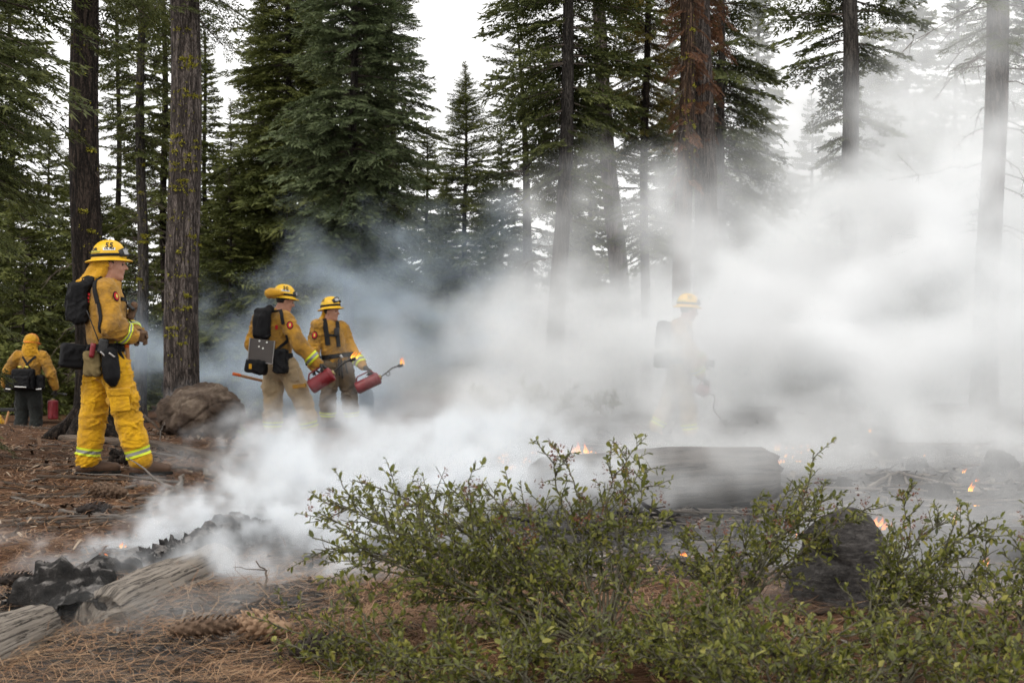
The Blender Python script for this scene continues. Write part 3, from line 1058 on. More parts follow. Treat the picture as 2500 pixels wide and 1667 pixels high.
# ------------------------------------------------------------------ implicit surfaces for people, cloth and rock
class SDF:
    def __init__(s, lo, hi, vox):
        s.lo = np.asarray(lo, float)
        s.vox = vox
        s.n = np.maximum(4, np.ceil((np.asarray(hi, float) - s.lo) / vox).astype(int) + 1)
        s.f = np.full(tuple(s.n), 1.0, np.float32)

    def _sub(s, lo, hi):
        a = np.clip(np.floor((lo - s.lo) / s.vox).astype(int), 0, s.n - 1)
        b = np.clip(np.ceil((hi - s.lo) / s.vox).astype(int) + 1, 1, s.n)
        if np.any(b <= a):
            return None, None
        ax = [s.lo[i] + s.vox * np.arange(a[i], b[i]) for i in range(3)]
        P = np.stack(np.meshgrid(*ax, indexing='ij'), -1)
        return (slice(a[0], b[0]), slice(a[1], b[1]), slice(a[2], b[2])), P

    def _mix(s, sl, d, k, op):
        g = s.f[sl]
        if op == 'sub':
            d = -d
            h = np.clip(0.5 - 0.5 * (d - g) / k, 0, 1) if False else np.clip(0.5 + 0.5 * (d - g) / k, 0, 1)
            s.f[sl] = g * (1 - h) + d * h + k * h * (1 - h)
        else:
            h = np.clip(0.5 + 0.5 * (g - d) / k, 0, 1)
            s.f[sl] = g * (1 - h) + d * h - k * h * (1 - h)

    def cone(s, a, b, ra, rb=None, k=0.03, n=None, sq=1.0, op='add'):
        a, b = np.asarray(a, float), np.asarray(b, float)
        rb = ra if rb is None else rb
        pad = max(ra, rb) + k + 0.05
        sl, P = s._sub(np.minimum(a, b) - pad, np.maximum(a, b) + pad)
        if sl is None:
            return s
        ab = b - a
        t = np.clip(((P - a) @ ab) / max(1e-9, ab @ ab), 0, 1)
        q = P - a - t[..., None] * ab
        if n is not None:
            n = np.asarray(n, float) / np.linalg.norm(n)
            c = q @ n
            q = q + n * (c * (1 / sq - 1))[..., None]
        d = np.linalg.norm(q, axis=-1) - (ra + (rb - ra) * t)
        s._mix(sl, d, k, op)
        return s

    def chain(s, pts, rads, k=0.03, **kw):
        for i in range(len(pts) - 1):
            s.cone(pts[i], pts[i + 1], rads[i], rads[i + 1], k, **kw)
        return s

    def ell(s, c, r, k=0.03, R=None, op='add'):
        c, r = np.asarray(c, float), np.asarray(r, float)
        m = max(r) + k + 0.05
        sl, P = s._sub(c - m, c + m)
        if sl is None:
            return s
        q = P - c
        if R is not None:
            q = q @ np.asarray(R)
        k0 = np.linalg.norm(q / r, axis=-1)
        k1 = np.linalg.norm(q / (r * r), axis=-1)
        d = k0 * (k0 - 1) / np.maximum(k1, 1e-6)
        s._mix(sl, d, k, op)
        return s

    def rbox(s, c, half, r=0.02, k=0.02, R=None, op='add'):
        c, half = np.asarray(c, float), np.asarray(half, float)
        m = np.linalg.norm(half) + k + 0.05
        sl, P = s._sub(c - m, c + m)
        if sl is None:
            return s
        q = P - c
        if R is not None:
            q = q @ np.asarray(R)
        q = np.abs(q) - (half - r)
        d = np.linalg.norm(np.maximum(q, 0), axis=-1) + np.minimum(q.max(-1), 0) - r
        s._mix(sl, d, k, op)
        return s

    def facet(s, c, r, n, seed, lo=.78, hi=.98, k=.012):
        """shave the solid with random planes, as broken stone is"""
        g = np.random.default_rng(seed)
        ax = [s.lo[i] + s.vox * np.arange(s.n[i]) for i in range(3)]
        P = np.stack(np.meshgrid(*ax, indexing='ij'), -1) - np.asarray(c, float)
        for _ in range(n):
            d = unit(g.normal(size=3) * np.array([1, 1, .8]) + np.array([0, -.35, .25]))
            h = np.linalg.norm(d * np.asarray(r)) * g.uniform(lo, hi)
            e = (P @ d - h).astype(np.float32)
            t = np.clip(.5 + .5 * (e - s.f) / k, 0, 1)
            s.f = s.f * (1 - t) + e * t + k * t * (1 - t)
        return s

    def sample(s, P):
        P = np.atleast_2d(np.asarray(P, float))
        g = np.clip((P - s.lo) / s.vox, 0, s.n - 1.001)
        i = g.astype(int)
        f = g - i
        r = 0
        for dx in (0, 1):
            for dy in (0, 1):
                for dz in (0, 1):
                    w = (f[:, 0] if dx else 1 - f[:, 0]) * (f[:, 1] if dy else 1 - f[:, 1]) * (f[:, 2] if dz else 1 - f[:, 2])
                    r = r + w * s.f[i[:, 0] + dx, i[:, 1] + dy, i[:, 2] + dz]
        return r

    def grad(s, P):
        P = np.atleast_2d(np.asarray(P, float))
        e = s.vox * 1.5
        g = np.stack([s.sample(P + np.eye(3)[i] * e) - s.sample(P - np.eye(3)[i] * e) for i in range(3)], -1)
        return g / (np.linalg.norm(g, axis=1)[:, None] + 1e-9)

    def snap(s, P, off=0.006, it=6):
        P = np.atleast_2d(np.asarray(P, float)).copy()
        for _ in range(it):
            d = np.clip(s.sample(P), -0.08, 0.08) - off
            P -= s.grad(P) * d[:, None] * 0.8
        return P

    def net(s):
        f = s.f
        neg = f < 0
        c = [neg[dx:neg.shape[0] - 1 + dx, dy:neg.shape[1] - 1 + dy, dz:neg.shape[2] - 1 + dz] for dx in (0, 1) for dy in (0, 1) for dz in (0, 1)]
        cnt = sum(x.astype(np.int8) for x in c)
        I = np.argwhere((cnt > 0) & (cnt < 8))
        acc = np.zeros((len(I), 3))
        num = np.zeros(len(I))
        corners = np.array([(dx, dy, dz) for dx in (0, 1) for dy in (0, 1) for dz in (0, 1)])
        val = np.stack([f[I[:, 0] + q[0], I[:, 1] + q[1], I[:, 2] + q[2]] for q in corners], 1).astype(float)
        for a in range(8):
            for b in range(a + 1, 8):
                if np.abs(corners[a] - corners[b]).sum() != 1:
                    continue
                m = (val[:, a] < 0) != (val[:, b] < 0)
                t = val[m, a] / (val[m, a] - val[m, b])
                acc[m] += corners[a] + t[:, None] * (corners[b] - corners[a])
                num[m] += 1
        V = s.lo + s.vox * (I + acc / num[:, None])
        vid = np.full(cnt.shape, -1, np.int32)
        vid[I[:, 0], I[:, 1], I[:, 2]] = np.arange(len(I))
        F = []
        for ax in range(3):
            o1, o2 = [(1, 2), (2, 0), (0, 1)][ax]
            sh = np.array(f.shape)
            sl0 = [slice(1, sh[i] - 1) for i in range(3)]
            sl1 = [slice(1, sh[i] - 1) for i in range(3)]
            sl0[ax] = slice(0, sh[ax] - 1)
            sl1[ax] = slice(1, sh[ax])
            A, Bn = neg[tuple(sl0)], neg[tuple(sl1)]
            E = np.argwhere(A != Bn)
            base = E.copy()
            for i in range(3):
                if i != ax:
                    base[:, i] += 1
            flip = A[tuple(E.T)]
            e1 = np.zeros(3, int)
            e1[o1] = 1
            e2 = np.zeros(3, int)
            e2[o2] = 1
            q = [base - e1 - e2, base - e2, base, base - e1]
            q = np.stack([vid[x[:, 0], x[:, 1], x[:, 2]] for x in q], 1)
            q[~flip] = q[~flip][:, ::-1]
            F.append(q)
        F = np.concatenate(F)
        F = F[(F >= 0).all(1)]
        return V, F

    def mesh(s, name, mat, disp=None, attr=None):
        V, F = s.net()
        if disp is not None:
            N = s.grad(V)
            V = V + N * disp(V)[:, None]
        return mesh_np(name, V, F, mat, True, attr(V) if attr else None)


def folds(scale, amp, seed, stretch=(1, 1, 1)):
    """cloth creases: clusters of sharp ridges running slantwise, over a soft sag"""
    st = np.array(stretch)

    def fn(V):
        P = V * scale * st
        P = P + np.stack([0 * P[:, 0], 0 * P[:, 0], .45 * P[:, 0] * (1 if seed % 2 else -1)], -1)
        w = fbm(P * 0.5, 2, seed + 5)[:, None] * 1.1
        n1 = fbm(P + w, 2, seed)
        n2 = fbm(P * 2.1 + w * 1.4, 2, seed + 2)
        r1 = np.clip(1 - np.abs(n1) * 5.0, -.25, 1)
        r2 = np.clip(1 - np.abs(n2) * 4.5, -.25, 1)
        mk = sstep(-.25, .3, fbm(P * 0.42, 2, seed + 9))
        return amp * (1.0 * r1 * (.35 + .65 * mk) + .5 * r2 * mk + .45 * fbm(P * .4, 2, seed + 13)) - amp * .3
    return fn


def band_from(me, a, b, t0, t1, off, mat, name, extent=0.2):
    """cut the slice of a cloth mesh between two planes across a limb and lift it off the cloth: a sewn-on tape"""
    a, b = np.asarray(a, float), np.asarray(b, float)
    d = (b - a) / np.linalg.norm(b - a)
    p0 = a + (b - a) * t0 if t0 <= 1.5 else None
    n = len(me.vertices)
    V = np.empty(n * 3)
    me.vertices.foreach_get('co', V)
    V = V.reshape(-1, 3)
    NN = np.empty(n * 3, np.float32)
    me.vertices.foreach_get('normal', NN)
    NN = NN.reshape(-1, 3)
    F = np.empty(len(me.polygons) * 4, np.int32)
    me.loops.foreach_get('vertex_index', F)
    F = F.reshape(-1, 4)
    L = np.linalg.norm(b - a)
    s = (V - a) @ d
    ra = np.linalg.norm(V - a - s[:, None] * d, axis=1)
    ok = (s > t0 * L - 0.03) & (s < t1 * L + 0.03) & (ra < extent)
    F = F[ok[F].all(1)]
    bm = bmesh.new()
    used = np.unique(F)
    mp = {int(i): bm.verts.new(V[i] + NN[i] * off) for i in used}
    for f in F:
        try:
            bm.faces.new([mp[int(i)] for i in f])
        except ValueError:
            pass
    for t, sg in ((t0, 1), (t1, -1)):
        bmesh.ops.bisect_plane(bm, geom=bm.verts[:] + bm.edges[:] + bm.faces[:], plane_co=Vector(a + d * L * t), plane_no=Vector(d * -sg), clear_outer=True)
    m2 = bpy.data.meshes.new(name)
    bm.to_mesh(m2)
    bm.free()
    co = np.empty(len(m2.vertices) * 3)
    m2.vertices.foreach_get('co', co)
    w = (((co.reshape(-1, 3) - a) @ d) / L - t0) / (t1 - t0)
    at = m2.attributes.new('tint', 'FLOAT', 'POINT')
    at.data.foreach_set('value', w.astype(np.float32))
    m2.polygons.foreach_set('use_smooth', np.ones(len(m2.polygons), bool))
    m2.materials.append(mat)
    return m2


# cloth and gear materials
def mat_cloth(name, c, dirt, dirt_amt=0.5, weave=1.0, rough=0.85):
    m = NT(name)
    v = m.coord()
    n1 = m.noise(v, 4.5, 5, 0.6)
    n2 = m.noise(v, 22, 5, 0.65)
    n3 = m.noise(v, 260, 2, 0.5)
    base = m.mix(n2, tuple(x * 0.82 for x in c), tuple(min(1, x * 1.14) for x in c))
    f = m.ramp(m.math('ADD', m.math('MULTIPLY', n1, 0.7), m.math('MULTIPLY', n2, 0.3)), [(0.42, (0, 0, 0)), (0.62, (1, 1, 1))])
    m.col(m.mix(m.math('MULTIPLY', f, dirt_amt), base, dirt))
    m.set(rough, 0.15)
    m.b.inputs['Sheen Weight'].default_value = 0.15
    wr = m.noise(m.coord((1, 1, 1.6)), 7.5, 4, 0.55, 1.1)
    wr = m.math('ABSOLUTE', m.math('SUBTRACT', wr, 0.5))
    wr = m.ramp(wr, [(0.0, (1, 1, 1)), (0.10, (0, 0, 0))], 'EASE')
    m.bump(m.math('ADD', m.math('ADD', m.math('MULTIPLY', n2, .6), m.math('MULTIPLY', wr, .55)), m.math('MULTIPLY', n3, 0.15 * weave)), 0.55, 0.014)
    return m.m


M['pants_bright'] = mat_cloth('pants_bright', (0.68, 0.37, 0.010), (0.30, 0.145, 0.02), 0.7)
M['jacket_tan'] = mat_cloth('jacket_tan', (0.44, 0.225, 0.026), (0.15, 0.085, 0.03), 0.85)
M['pants_tan'] = mat_cloth('pants_tan', (0.40, 0.30, 0.175), (0.22, 0.17, 0.115), 0.7)
M['pants_brown'] = mat_cloth('pants_brown', (0.115, 0.078, 0.042), (0.05, 0.04, 0.03), 0.7)
M['pants_dark'] = mat_cloth('pants_dark', (0.022, 0.025, 0.023), (0.012, 0.013, 0.013), 0.5)
M['shroud'] = mat_cloth('shroud', (0.54, 0.28, 0.018), (0.36, 0.18, 0.02), 0.4)
M['black_nylon'] = simple('black_nylon', (0.006, 0.006, 0.007), 0.7, 0.18, 0.4, 60, 0.3)
M['strap'] = simple('strap_nylon', (0.008, 0.008, 0.009), 0.7, 0.2, 0.3, 120, 0.2)
M['khaki'] = simple('khaki_canvas', (0.16, 0.12, 0.055), 0.85, 0.15, 0.35, 25, 0.3)
M['leather'] = simple('glove_leather', (0.105, 0.060, 0.034), 0.7, 0.3, 0.4, 40, 0.5)
M['glove_dark'] = simple('glove_dark', (0.03, 0.028, 0.028), 0.75, 0.25, 0.4, 40, 0.4)
M['boot'] = simple('boot_leather', (0.075, 0.042, 0.026), 0.65, 0.3, 0.4, 30, 0.3)
M['boot_black'] = simple('boot_black', (0.016, 0.015, 0.015), 0.6, 0.3, 0.3, 30, 0.3)
M['sole'] = simple('boot_sole', (0.014, 0.013, 0.012), 0.9, 0.1)
M['helmet'] = simple('helmet_yellow', (0.66, 0.39, 0.008), 0.38, 0.45, 0.16, 18, 0.06)
M['helmet_orange'] = simple('helmet_orange', (0.72, 0.19, 0.02), 0.35, 0.5, 0.08, 14)
M['decal_black'] = simple('decal_black', (0.012, 0.012, 0.014), 0.5, 0.3, 0.1)
M['decal_white'] = simple('decal_white', (0.72, 0.72, 0.70), 0.5, 0.3, 0.05)
M['decal_red'] = simple('decal_red', (0.42, 0.02, 0.025), 0.7, 0.2, 0.1)
M['patch_dark'] = simple('patch_dark', (0.045, 0.012, 0.014), 0.8, 0.15, 0.3, 80)
M['reflector'] = simple('helmet_reflector', (0.50, 0.42, 0.05), 0.4, 0.5, 0.2, 60)
M['lens'] = simple('goggle_lens', (0.28, 0.28, 0.28), 0.12, 0.8, 0.3, 10)
M['rubber'] = simple('goggle_rubber', (0.014, 0.014, 0.015), 0.5, 0.4, 0.2)
M['steel'] = simple('worn_steel', (0.36, 0.35, 0.34), 0.4, 0.5, 0.2, 40, 0.1, 0.8)
M['plate'] = simple('tool_plate', (0.085, 0.075, 0.07), 0.5, 0.4, 0.25, 9, 0.1, 0.2)
M['can_red'] = simple('can_red', (0.17, 0.010, 0.016), 0.42, 0.45, 0.5, 16, 0.1)
M['handle_wood'] = simple('handle_wood', (0.34, 0.17, 0.07), 0.6, 0.3, 0.3, 14)
M['handle_orange'] = simple('handle_orange', (0.60, 0.12, 0.015), 0.6, 0.3, 0.2, 14)
M['brass'] = simple('dull_brass', (0.30, 0.24, 0.12), 0.4, 0.5, 0.2, 20, 0, 0.8)
M['hair'] = simple('dark_hair', (0.018, 0.012, 0.009), 0.6, 0.3, 0.3, 90, 0.3)
M['eye'] = simple('eye_dark', (0.02, 0.015, 0.012), 0.2, 0.6, 0.1)
_m = NT('reflective_tape')
_m.col(_m.ramp(_m.attr('tint'), [(0.0, (0.62, 0.72, 0.03)), (0.30, (0.24, 0.24, 0.22)), (0.70, (0.62, 0.72, 0.03))], 'CONSTANT'))
_m.set(0.5, 0.4)
M['tape'] = _m.m
_m = NT('skin')
_v = _m.coord()
_n = _m.noise(_v, 14, 4)
_m.col(_m.mix(_n, (0.34, 0.165, 0.11), (0.44, 0.23, 0.155)))
_m.set(0.5, 0.35)
_m.b.inputs['Subsurface Weight'].default_value = 0.08
_m.b.inputs['Subsurface Radius'].default_value = (0.01, 0.004, 0.002)
M['skin'] = _m.m
# ------------------------------------------------------------------ people
A3 = lambda *p: np.array(p, float)


def unit(v):
    v = np.asarray(v, float)
    return v / np.linalg.norm(v)


def basis(f, up=(0, 0, 1)):
    f = unit(f)
    s = unit(np.cross(up, f))
    u = np.cross(f, s)
    return np.stack([f, s, u], 1)          # columns: forward, left, up


def add_head(S, c, R):
    c = np.asarray(c, float)
    g = lambda x, y, z: c + R @ A3(x, y, z)
    S.ell(g(-.012, 0, .032), (.098, .078, .102), .02, R)
    S.ell(g(.026, 0, -.028), (.068, .062, .092), .02, R)
    for s in (-1, 1):
        S.cone(g(-.01, s * .048, -.048), g(.055, s * .022, -.098), .024, .022, .02)
        S.ell(g(.052, s * .036, -.026), (.03, .022, .026), .015, R)
        S.ell(g(-.008, s * .077, -.008), (.022, .010, .031), .006, R)
    S.cone(g(.062, -.012, -.1), g(.062, .012, -.1), .022, .022, .015)
    S.cone(g(.078, -.034, .024), g(.078, .034, .024), .013, .013, .012)
    S.cone(g(.086, 0, .012), g(.112, 0, -.024), .0095, .0125, .008)
    S.cone(g(.094, -.012, -.028), g(.094, .012, -.028), .009, .009, .006)
    S.cone(g(.081, -.017, -.054), g(.081, .017, -.054), .010, .010, .006)
    S.cone(g(.078, -.014, -.068), g(.078, .014, -.068), .010, .010, .006)
    for s in (-1, 1):
        S.ell(g(.092, s * .031, .006), (.014, .018, .011), .008, R, op='sub')
    S.cone(g(-.022, 0, -.06), g(-.045, 0, -.19), .056, .062, .03)


def add_hand(S, w, d, n, side=1, curl=1.0, size=1.0, r=0.0112):
    """palm + five bent fingers; n = direction the palm faces, side = which way the thumb lies"""
    d, n = unit(d), np.asarray(n, float)
    n = unit(n - d * (n @ d))
    x = np.cross(d, n) * side
    R = np.stack([d, x, n], 1)
    z = size
    S.rbox(w + d * .05 * z, A3(.047, .041, .016) * z, .014 * z, .012, R)
    S.cone(w - d * .03, w + d * .02, .032 * z, .034 * z, .02)
    for i, (off, ln) in enumerate(((.031, .92), (.011, 1.05), (-.011, 1.0), (-.031, .8))):
        p = w + (d * .092 + x * off) * z
        for seg, (l, a) in enumerate(((.042, .55), (.028, 1.35), (.022, 2.0))):
            an = a * curl + .08 * i * curl
            q = p + (d * math.cos(an) + n * math.sin(an)) * l * ln * z
            S.cone(p, q, (r - .001 * seg) * z, (r - .001 * (seg + 1)) * z, .005)
            p = q
    p = w + (d * .028 + x * .036) * z
    for l, v in ((.04, d * .55 + x * .75 + n * .35), (.032, d * .75 + x * .1 + n * .75), (.024, d * .5 - x * .35 + n * .8)):
        q = p + unit(v) * l * z
        S.cone(p, q, .0135 * z, .012 * z, .006)
        p = q


def helmet_parts(person, c, R, mat, number=None, sub=None, tilt_goggles=0.0, text_side=-1, extra=None, goggles=True, text_x=0.0, lens=True):
    """wildland helmet: dome, ridges, brim; sub-parts strap, goggles, lens, lettering"""
    a, b, h = .138, .118, .145
    rings = []
    for t in np.linspace(0.02, 1, 16):
        an = t * math.pi / 2
        rings.append((math.sin(an) ** 0.9, math.cos(an) ** 0.85 if an < math.pi / 2 - 1e-6 else 0.0))
    k = 56
    an = np.linspace(0, 2 * np.pi, k, endpoint=False)
    V, F = [A3(0, 0, h + .004)], []

    def surf(x, y, lift=0.0):
        q = min(1.0, math.sqrt((x / a) ** 2 + (y / b) ** 2))
        ph = math.asin(min(1, q ** (1 / 0.9)))
        return h * max(0, math.cos(ph)) ** 0.85 + lift
    for (rr, zz) in rings:
        for t in an:
            x, y = a * rr * math.cos(t), b * rr * math.sin(t)
            z = h * zz
            for yc in (0, .038, -.038):                       # moulded ridges over the crown
                z += .006 * math.exp(-((y - yc) / .0075) ** 2) * (1 - rr ** 6)
            V.append(A3(x, y, z))
    for (ex, dz) in ((.004, -.006), (.018, -.010), (.033, -.016), (.038, -.021), (.035, -.026), (.016, -.018), (0, -.012)):
        for t in an:
            fr = 1.0 + 0.35 * math.cos(t) ** 2
            V.append(A3((a + ex * fr) * math.cos(t), (b + ex * .85) * math.sin(t), dz - .006 * math.cos(t) ** 2 * (ex / .046)))
    n = len(rings) + 7
    for j in range(k):
        F.append((0, 1 + j, 1 + (j + 1) % k))
    for i in range(n - 1):
        for j in range(k):
            F.append((1 + i * k + j, 1 + (i + 1) * k + j, 1 + (i + 1) * k + (j + 1) % k, 1 + i * k + (j + 1) % k))
    V = np.array(V)
    tf = lambda Q: np.asarray(c) + np.asarray(Q) @ R.T
    hm = link('helmet', mesh_np('helmet', tf(V), F, mat, True), person)

    def band(z0, z1, off, name, mt, arc=(0, 2 * math.pi), th=.003):
        aa = np.linspace(arc[0], arc[1], 49)
        VV, FF = [], []
        for zc, of in ((z0, 0), (z0, off), (z1, off), (z1, 0)):
            q = math.sin(math.acos(min(1, max(0, zc / h)) ** (1 / .85))) ** .9
            for t in aa:
                VV.append(A3((a * q + of) * math.cos(t), (b * q + of) * math.sin(t), zc))
        m = len(aa)
        for i in range(3):
            for j in range(m - 1):
                FF.append((i * m + j, i * m + j + 1, (i + 1) * m + j + 1, (i + 1) * m + j))
        link(name, mesh_np(name, tf(np.array(VV)), FF, mt, True), hm)
    band(.012, .036, .005, 'goggle_strap', M['strap'])
    band(.042, .062, .0022, 'reflector', M['reflector'], (math.pi * .62, math.pi * 1.38))
    if goggles:
        fm = MB()
        zc = .052 + tilt_goggles
        cen = A3(a + .012 - tilt_goggles * .45, 0, zc)
        Rg = rotm(0, -.35 - tilt_goggles * 4, 0)
        pts = []
        for t in np.linspace(-1, 1, 13):
            pts.append((t * .082, -.030 * t * t))
        outl = []
        for (y, x) in pts:
            outl.append((x, y, .036 - .010 * abs(y / .082) ** 3))
        for (y, x) in pts[::-1]:
            outl.append((x, y, -.036 + .010 * abs(y / .082) ** 3 + .016 * math.exp(-(y / .018) ** 2)))
        outl = np.array(outl)
        m = len(outl)
        inn = outl * A3(1, .86, .74)
        layers = [outl + A3(-.035, 0, 0), outl + A3(.006, 0, 0), inn + A3(.010, 0, 0), inn + A3(-.006, 0, 0)]
        VV = np.concatenate(layers)
        FF = []
        for i in range(3):
            for j in range(m):
                FF.append((i * m + j, i * m + (j + 1) % m, (i + 1) * m + (j + 1) % m, (i + 1) * m + j))
        g_ = link('goggles', mesh_np('goggles', tf(cen + VV @ Rg.T), FF, M['rubber'], True), hm)
        LV = inn + A3(.003, 0, 0)
        half = m // 2
        LF = [(j, j + 1, m - 2 - j, m - 1 - j) for j in range(half - 1)]
        g2 = link('goggle_lens', mesh_np('goggle_lens', tf(cen + LV @ Rg.T), LF, M['lens'], True), hm)

    def text(body, size, x, z, mt, name, off=.0035, side=text_side, bold=.0012, spacing=1.0):
        cu = bpy.data.curves.new('t', 'FONT')
        cu.body = body
        cu.size = size
        cu.align_x = 'CENTER'
        cu.align_y = 'CENTER'
        cu.resolution_u = 2
        cu.offset = bold
        cu.space_character = spacing
        to = bpy.data.objects.new('t', cu)
        me = bpy.data.meshes.new_from_object(to)
        bpy.data.objects.remove(to)
        bm = bmesh.new()
        bm.from_mesh(me)
        bmesh.ops.triangulate(bm, faces=bm.faces[:])
        bmesh.ops.subdivide_edges(bm, edges=[e for e in bm.edges if e.calc_length() > .012], cuts=2)
        bm.to_mesh(me)
        bm.free()
        for v in me.vertices:
            tx, tz = x - v.co.x * side, z + v.co.y
            zz = min(max(tz, 0), h * .97)
            q = math.sin(math.acos((zz / h) ** (1 / .85))) ** .9
            yy = math.sqrt(max(0.0, 1 - min(1, (tx / max(1e-6, a * q)) ** 2)))
            nrm = unit(A3(tx / a ** 2, side * b * q * yy / b ** 2, zz / h ** 2))
            v.co = Vector(tf(A3(tx, side * b * q * yy, zz) + nrm * off)[:])
        me.materials.clear()
        me.materials.append(mt)
        link(name, me, hm)
    if number:
        text(number, .056, text_x, .097, M['decal_black'], 'number', .0045, bold=.0014, spacing=1.12)
    if sub:
        text('\u2588' * 6 if False else sub, .019, text_x, .070, M['decal_black'], 'lettering', .0045, bold=.0009)
        # white backing sticker
        q_ = []
        for zz in np.linspace(.058, .120, 7):
            for xx in np.linspace(text_x - .046, text_x + .046, 11):
                q = math.sin(math.acos((zz / h) ** (1 / .85))) ** .9
                yy = math.sqrt(max(0.0, 1 - min(1, (xx / (a * q)) ** 2)))
                nrm = unit(A3(xx / a ** 2, text_side * q * yy / b, zz / h ** 2))
                q_.append(A3(xx, text_side * b * q * yy, zz) + nrm * .0028)
        FF = [(i * 11 + j, i * 11 + j + 1, (i + 1) * 11 + j + 1, (i + 1) * 11 + j) for i in range(2) for j in range(10)]
        link('sticker', mesh_np('sticker', tf(np.array(q_)), FF, M['decal_white'], True), hm)
    if extra:
        text(extra[0], .034, extra[1], .068, M['decal_black'], 'lettering', .004, bold=.0016)
    return hm


def strap(person, S, pts, w, name='strap', mat=None, off=0.007, n=22, th=.004):
    """flat webbing laid on a surface"""
    pts = np.asarray(pts, float)
    t = np.linspace(0, len(pts) - 1, n)
    P = np.stack([np.interp(t, np.arange(len(pts)), pts[:, i]) for i in range(3)], -1)
    P = S.snap(P, off)
    for _ in range(2):
        P[1:-1] = (P[:-2] + P[1:-1] * 2 + P[2:]) / 4
    N = S.grad(P)
    T = np.gradient(P, axis=0)
    T /= np.linalg.norm(T, axis=1)[:, None] + 1e-9
    Bn = np.cross(T, N)
    Bn /= np.linalg.norm(Bn, axis=1)[:, None] + 1e-9
    h = w / 2
    V = np.stack([P - Bn * h - N * th, P - Bn * h + N * th, P + Bn * h + N * th, P + Bn * h - N * th], 1).reshape(-1, 3)
    F = []
    for i in range(n - 1):
        for j in range(4):
            F.append((i * 4 + j, i * 4 + (j + 1) % 4, (i + 1) * 4 + (j + 1) % 4, (i + 1) * 4 + j))
    F += [(3, 2, 1, 0), tuple((n - 1) * 4 + j for j in range(4))]
    return link(name, mesh_np(name, V, F, mat or M['strap'], False), person)


def soft_box(person, name, c, half, R, mat, r=.03, vox=.011, bulge=0.0, seed=1, amp=.006):
    c = np.asarray(c, float)
    m = np.linalg.norm(half) + .04
    S = SDF(c - m, c + m, vox)
    S.rbox(c, half, r, .02, R)
    if bulge:
        S.ell(c + R @ A3(0, 0, -half[2] * .25), np.array(half) * (1 + bulge), .03, R)
    return link(name, S.mesh(name, mat, folds(9, amp, seed)), person)


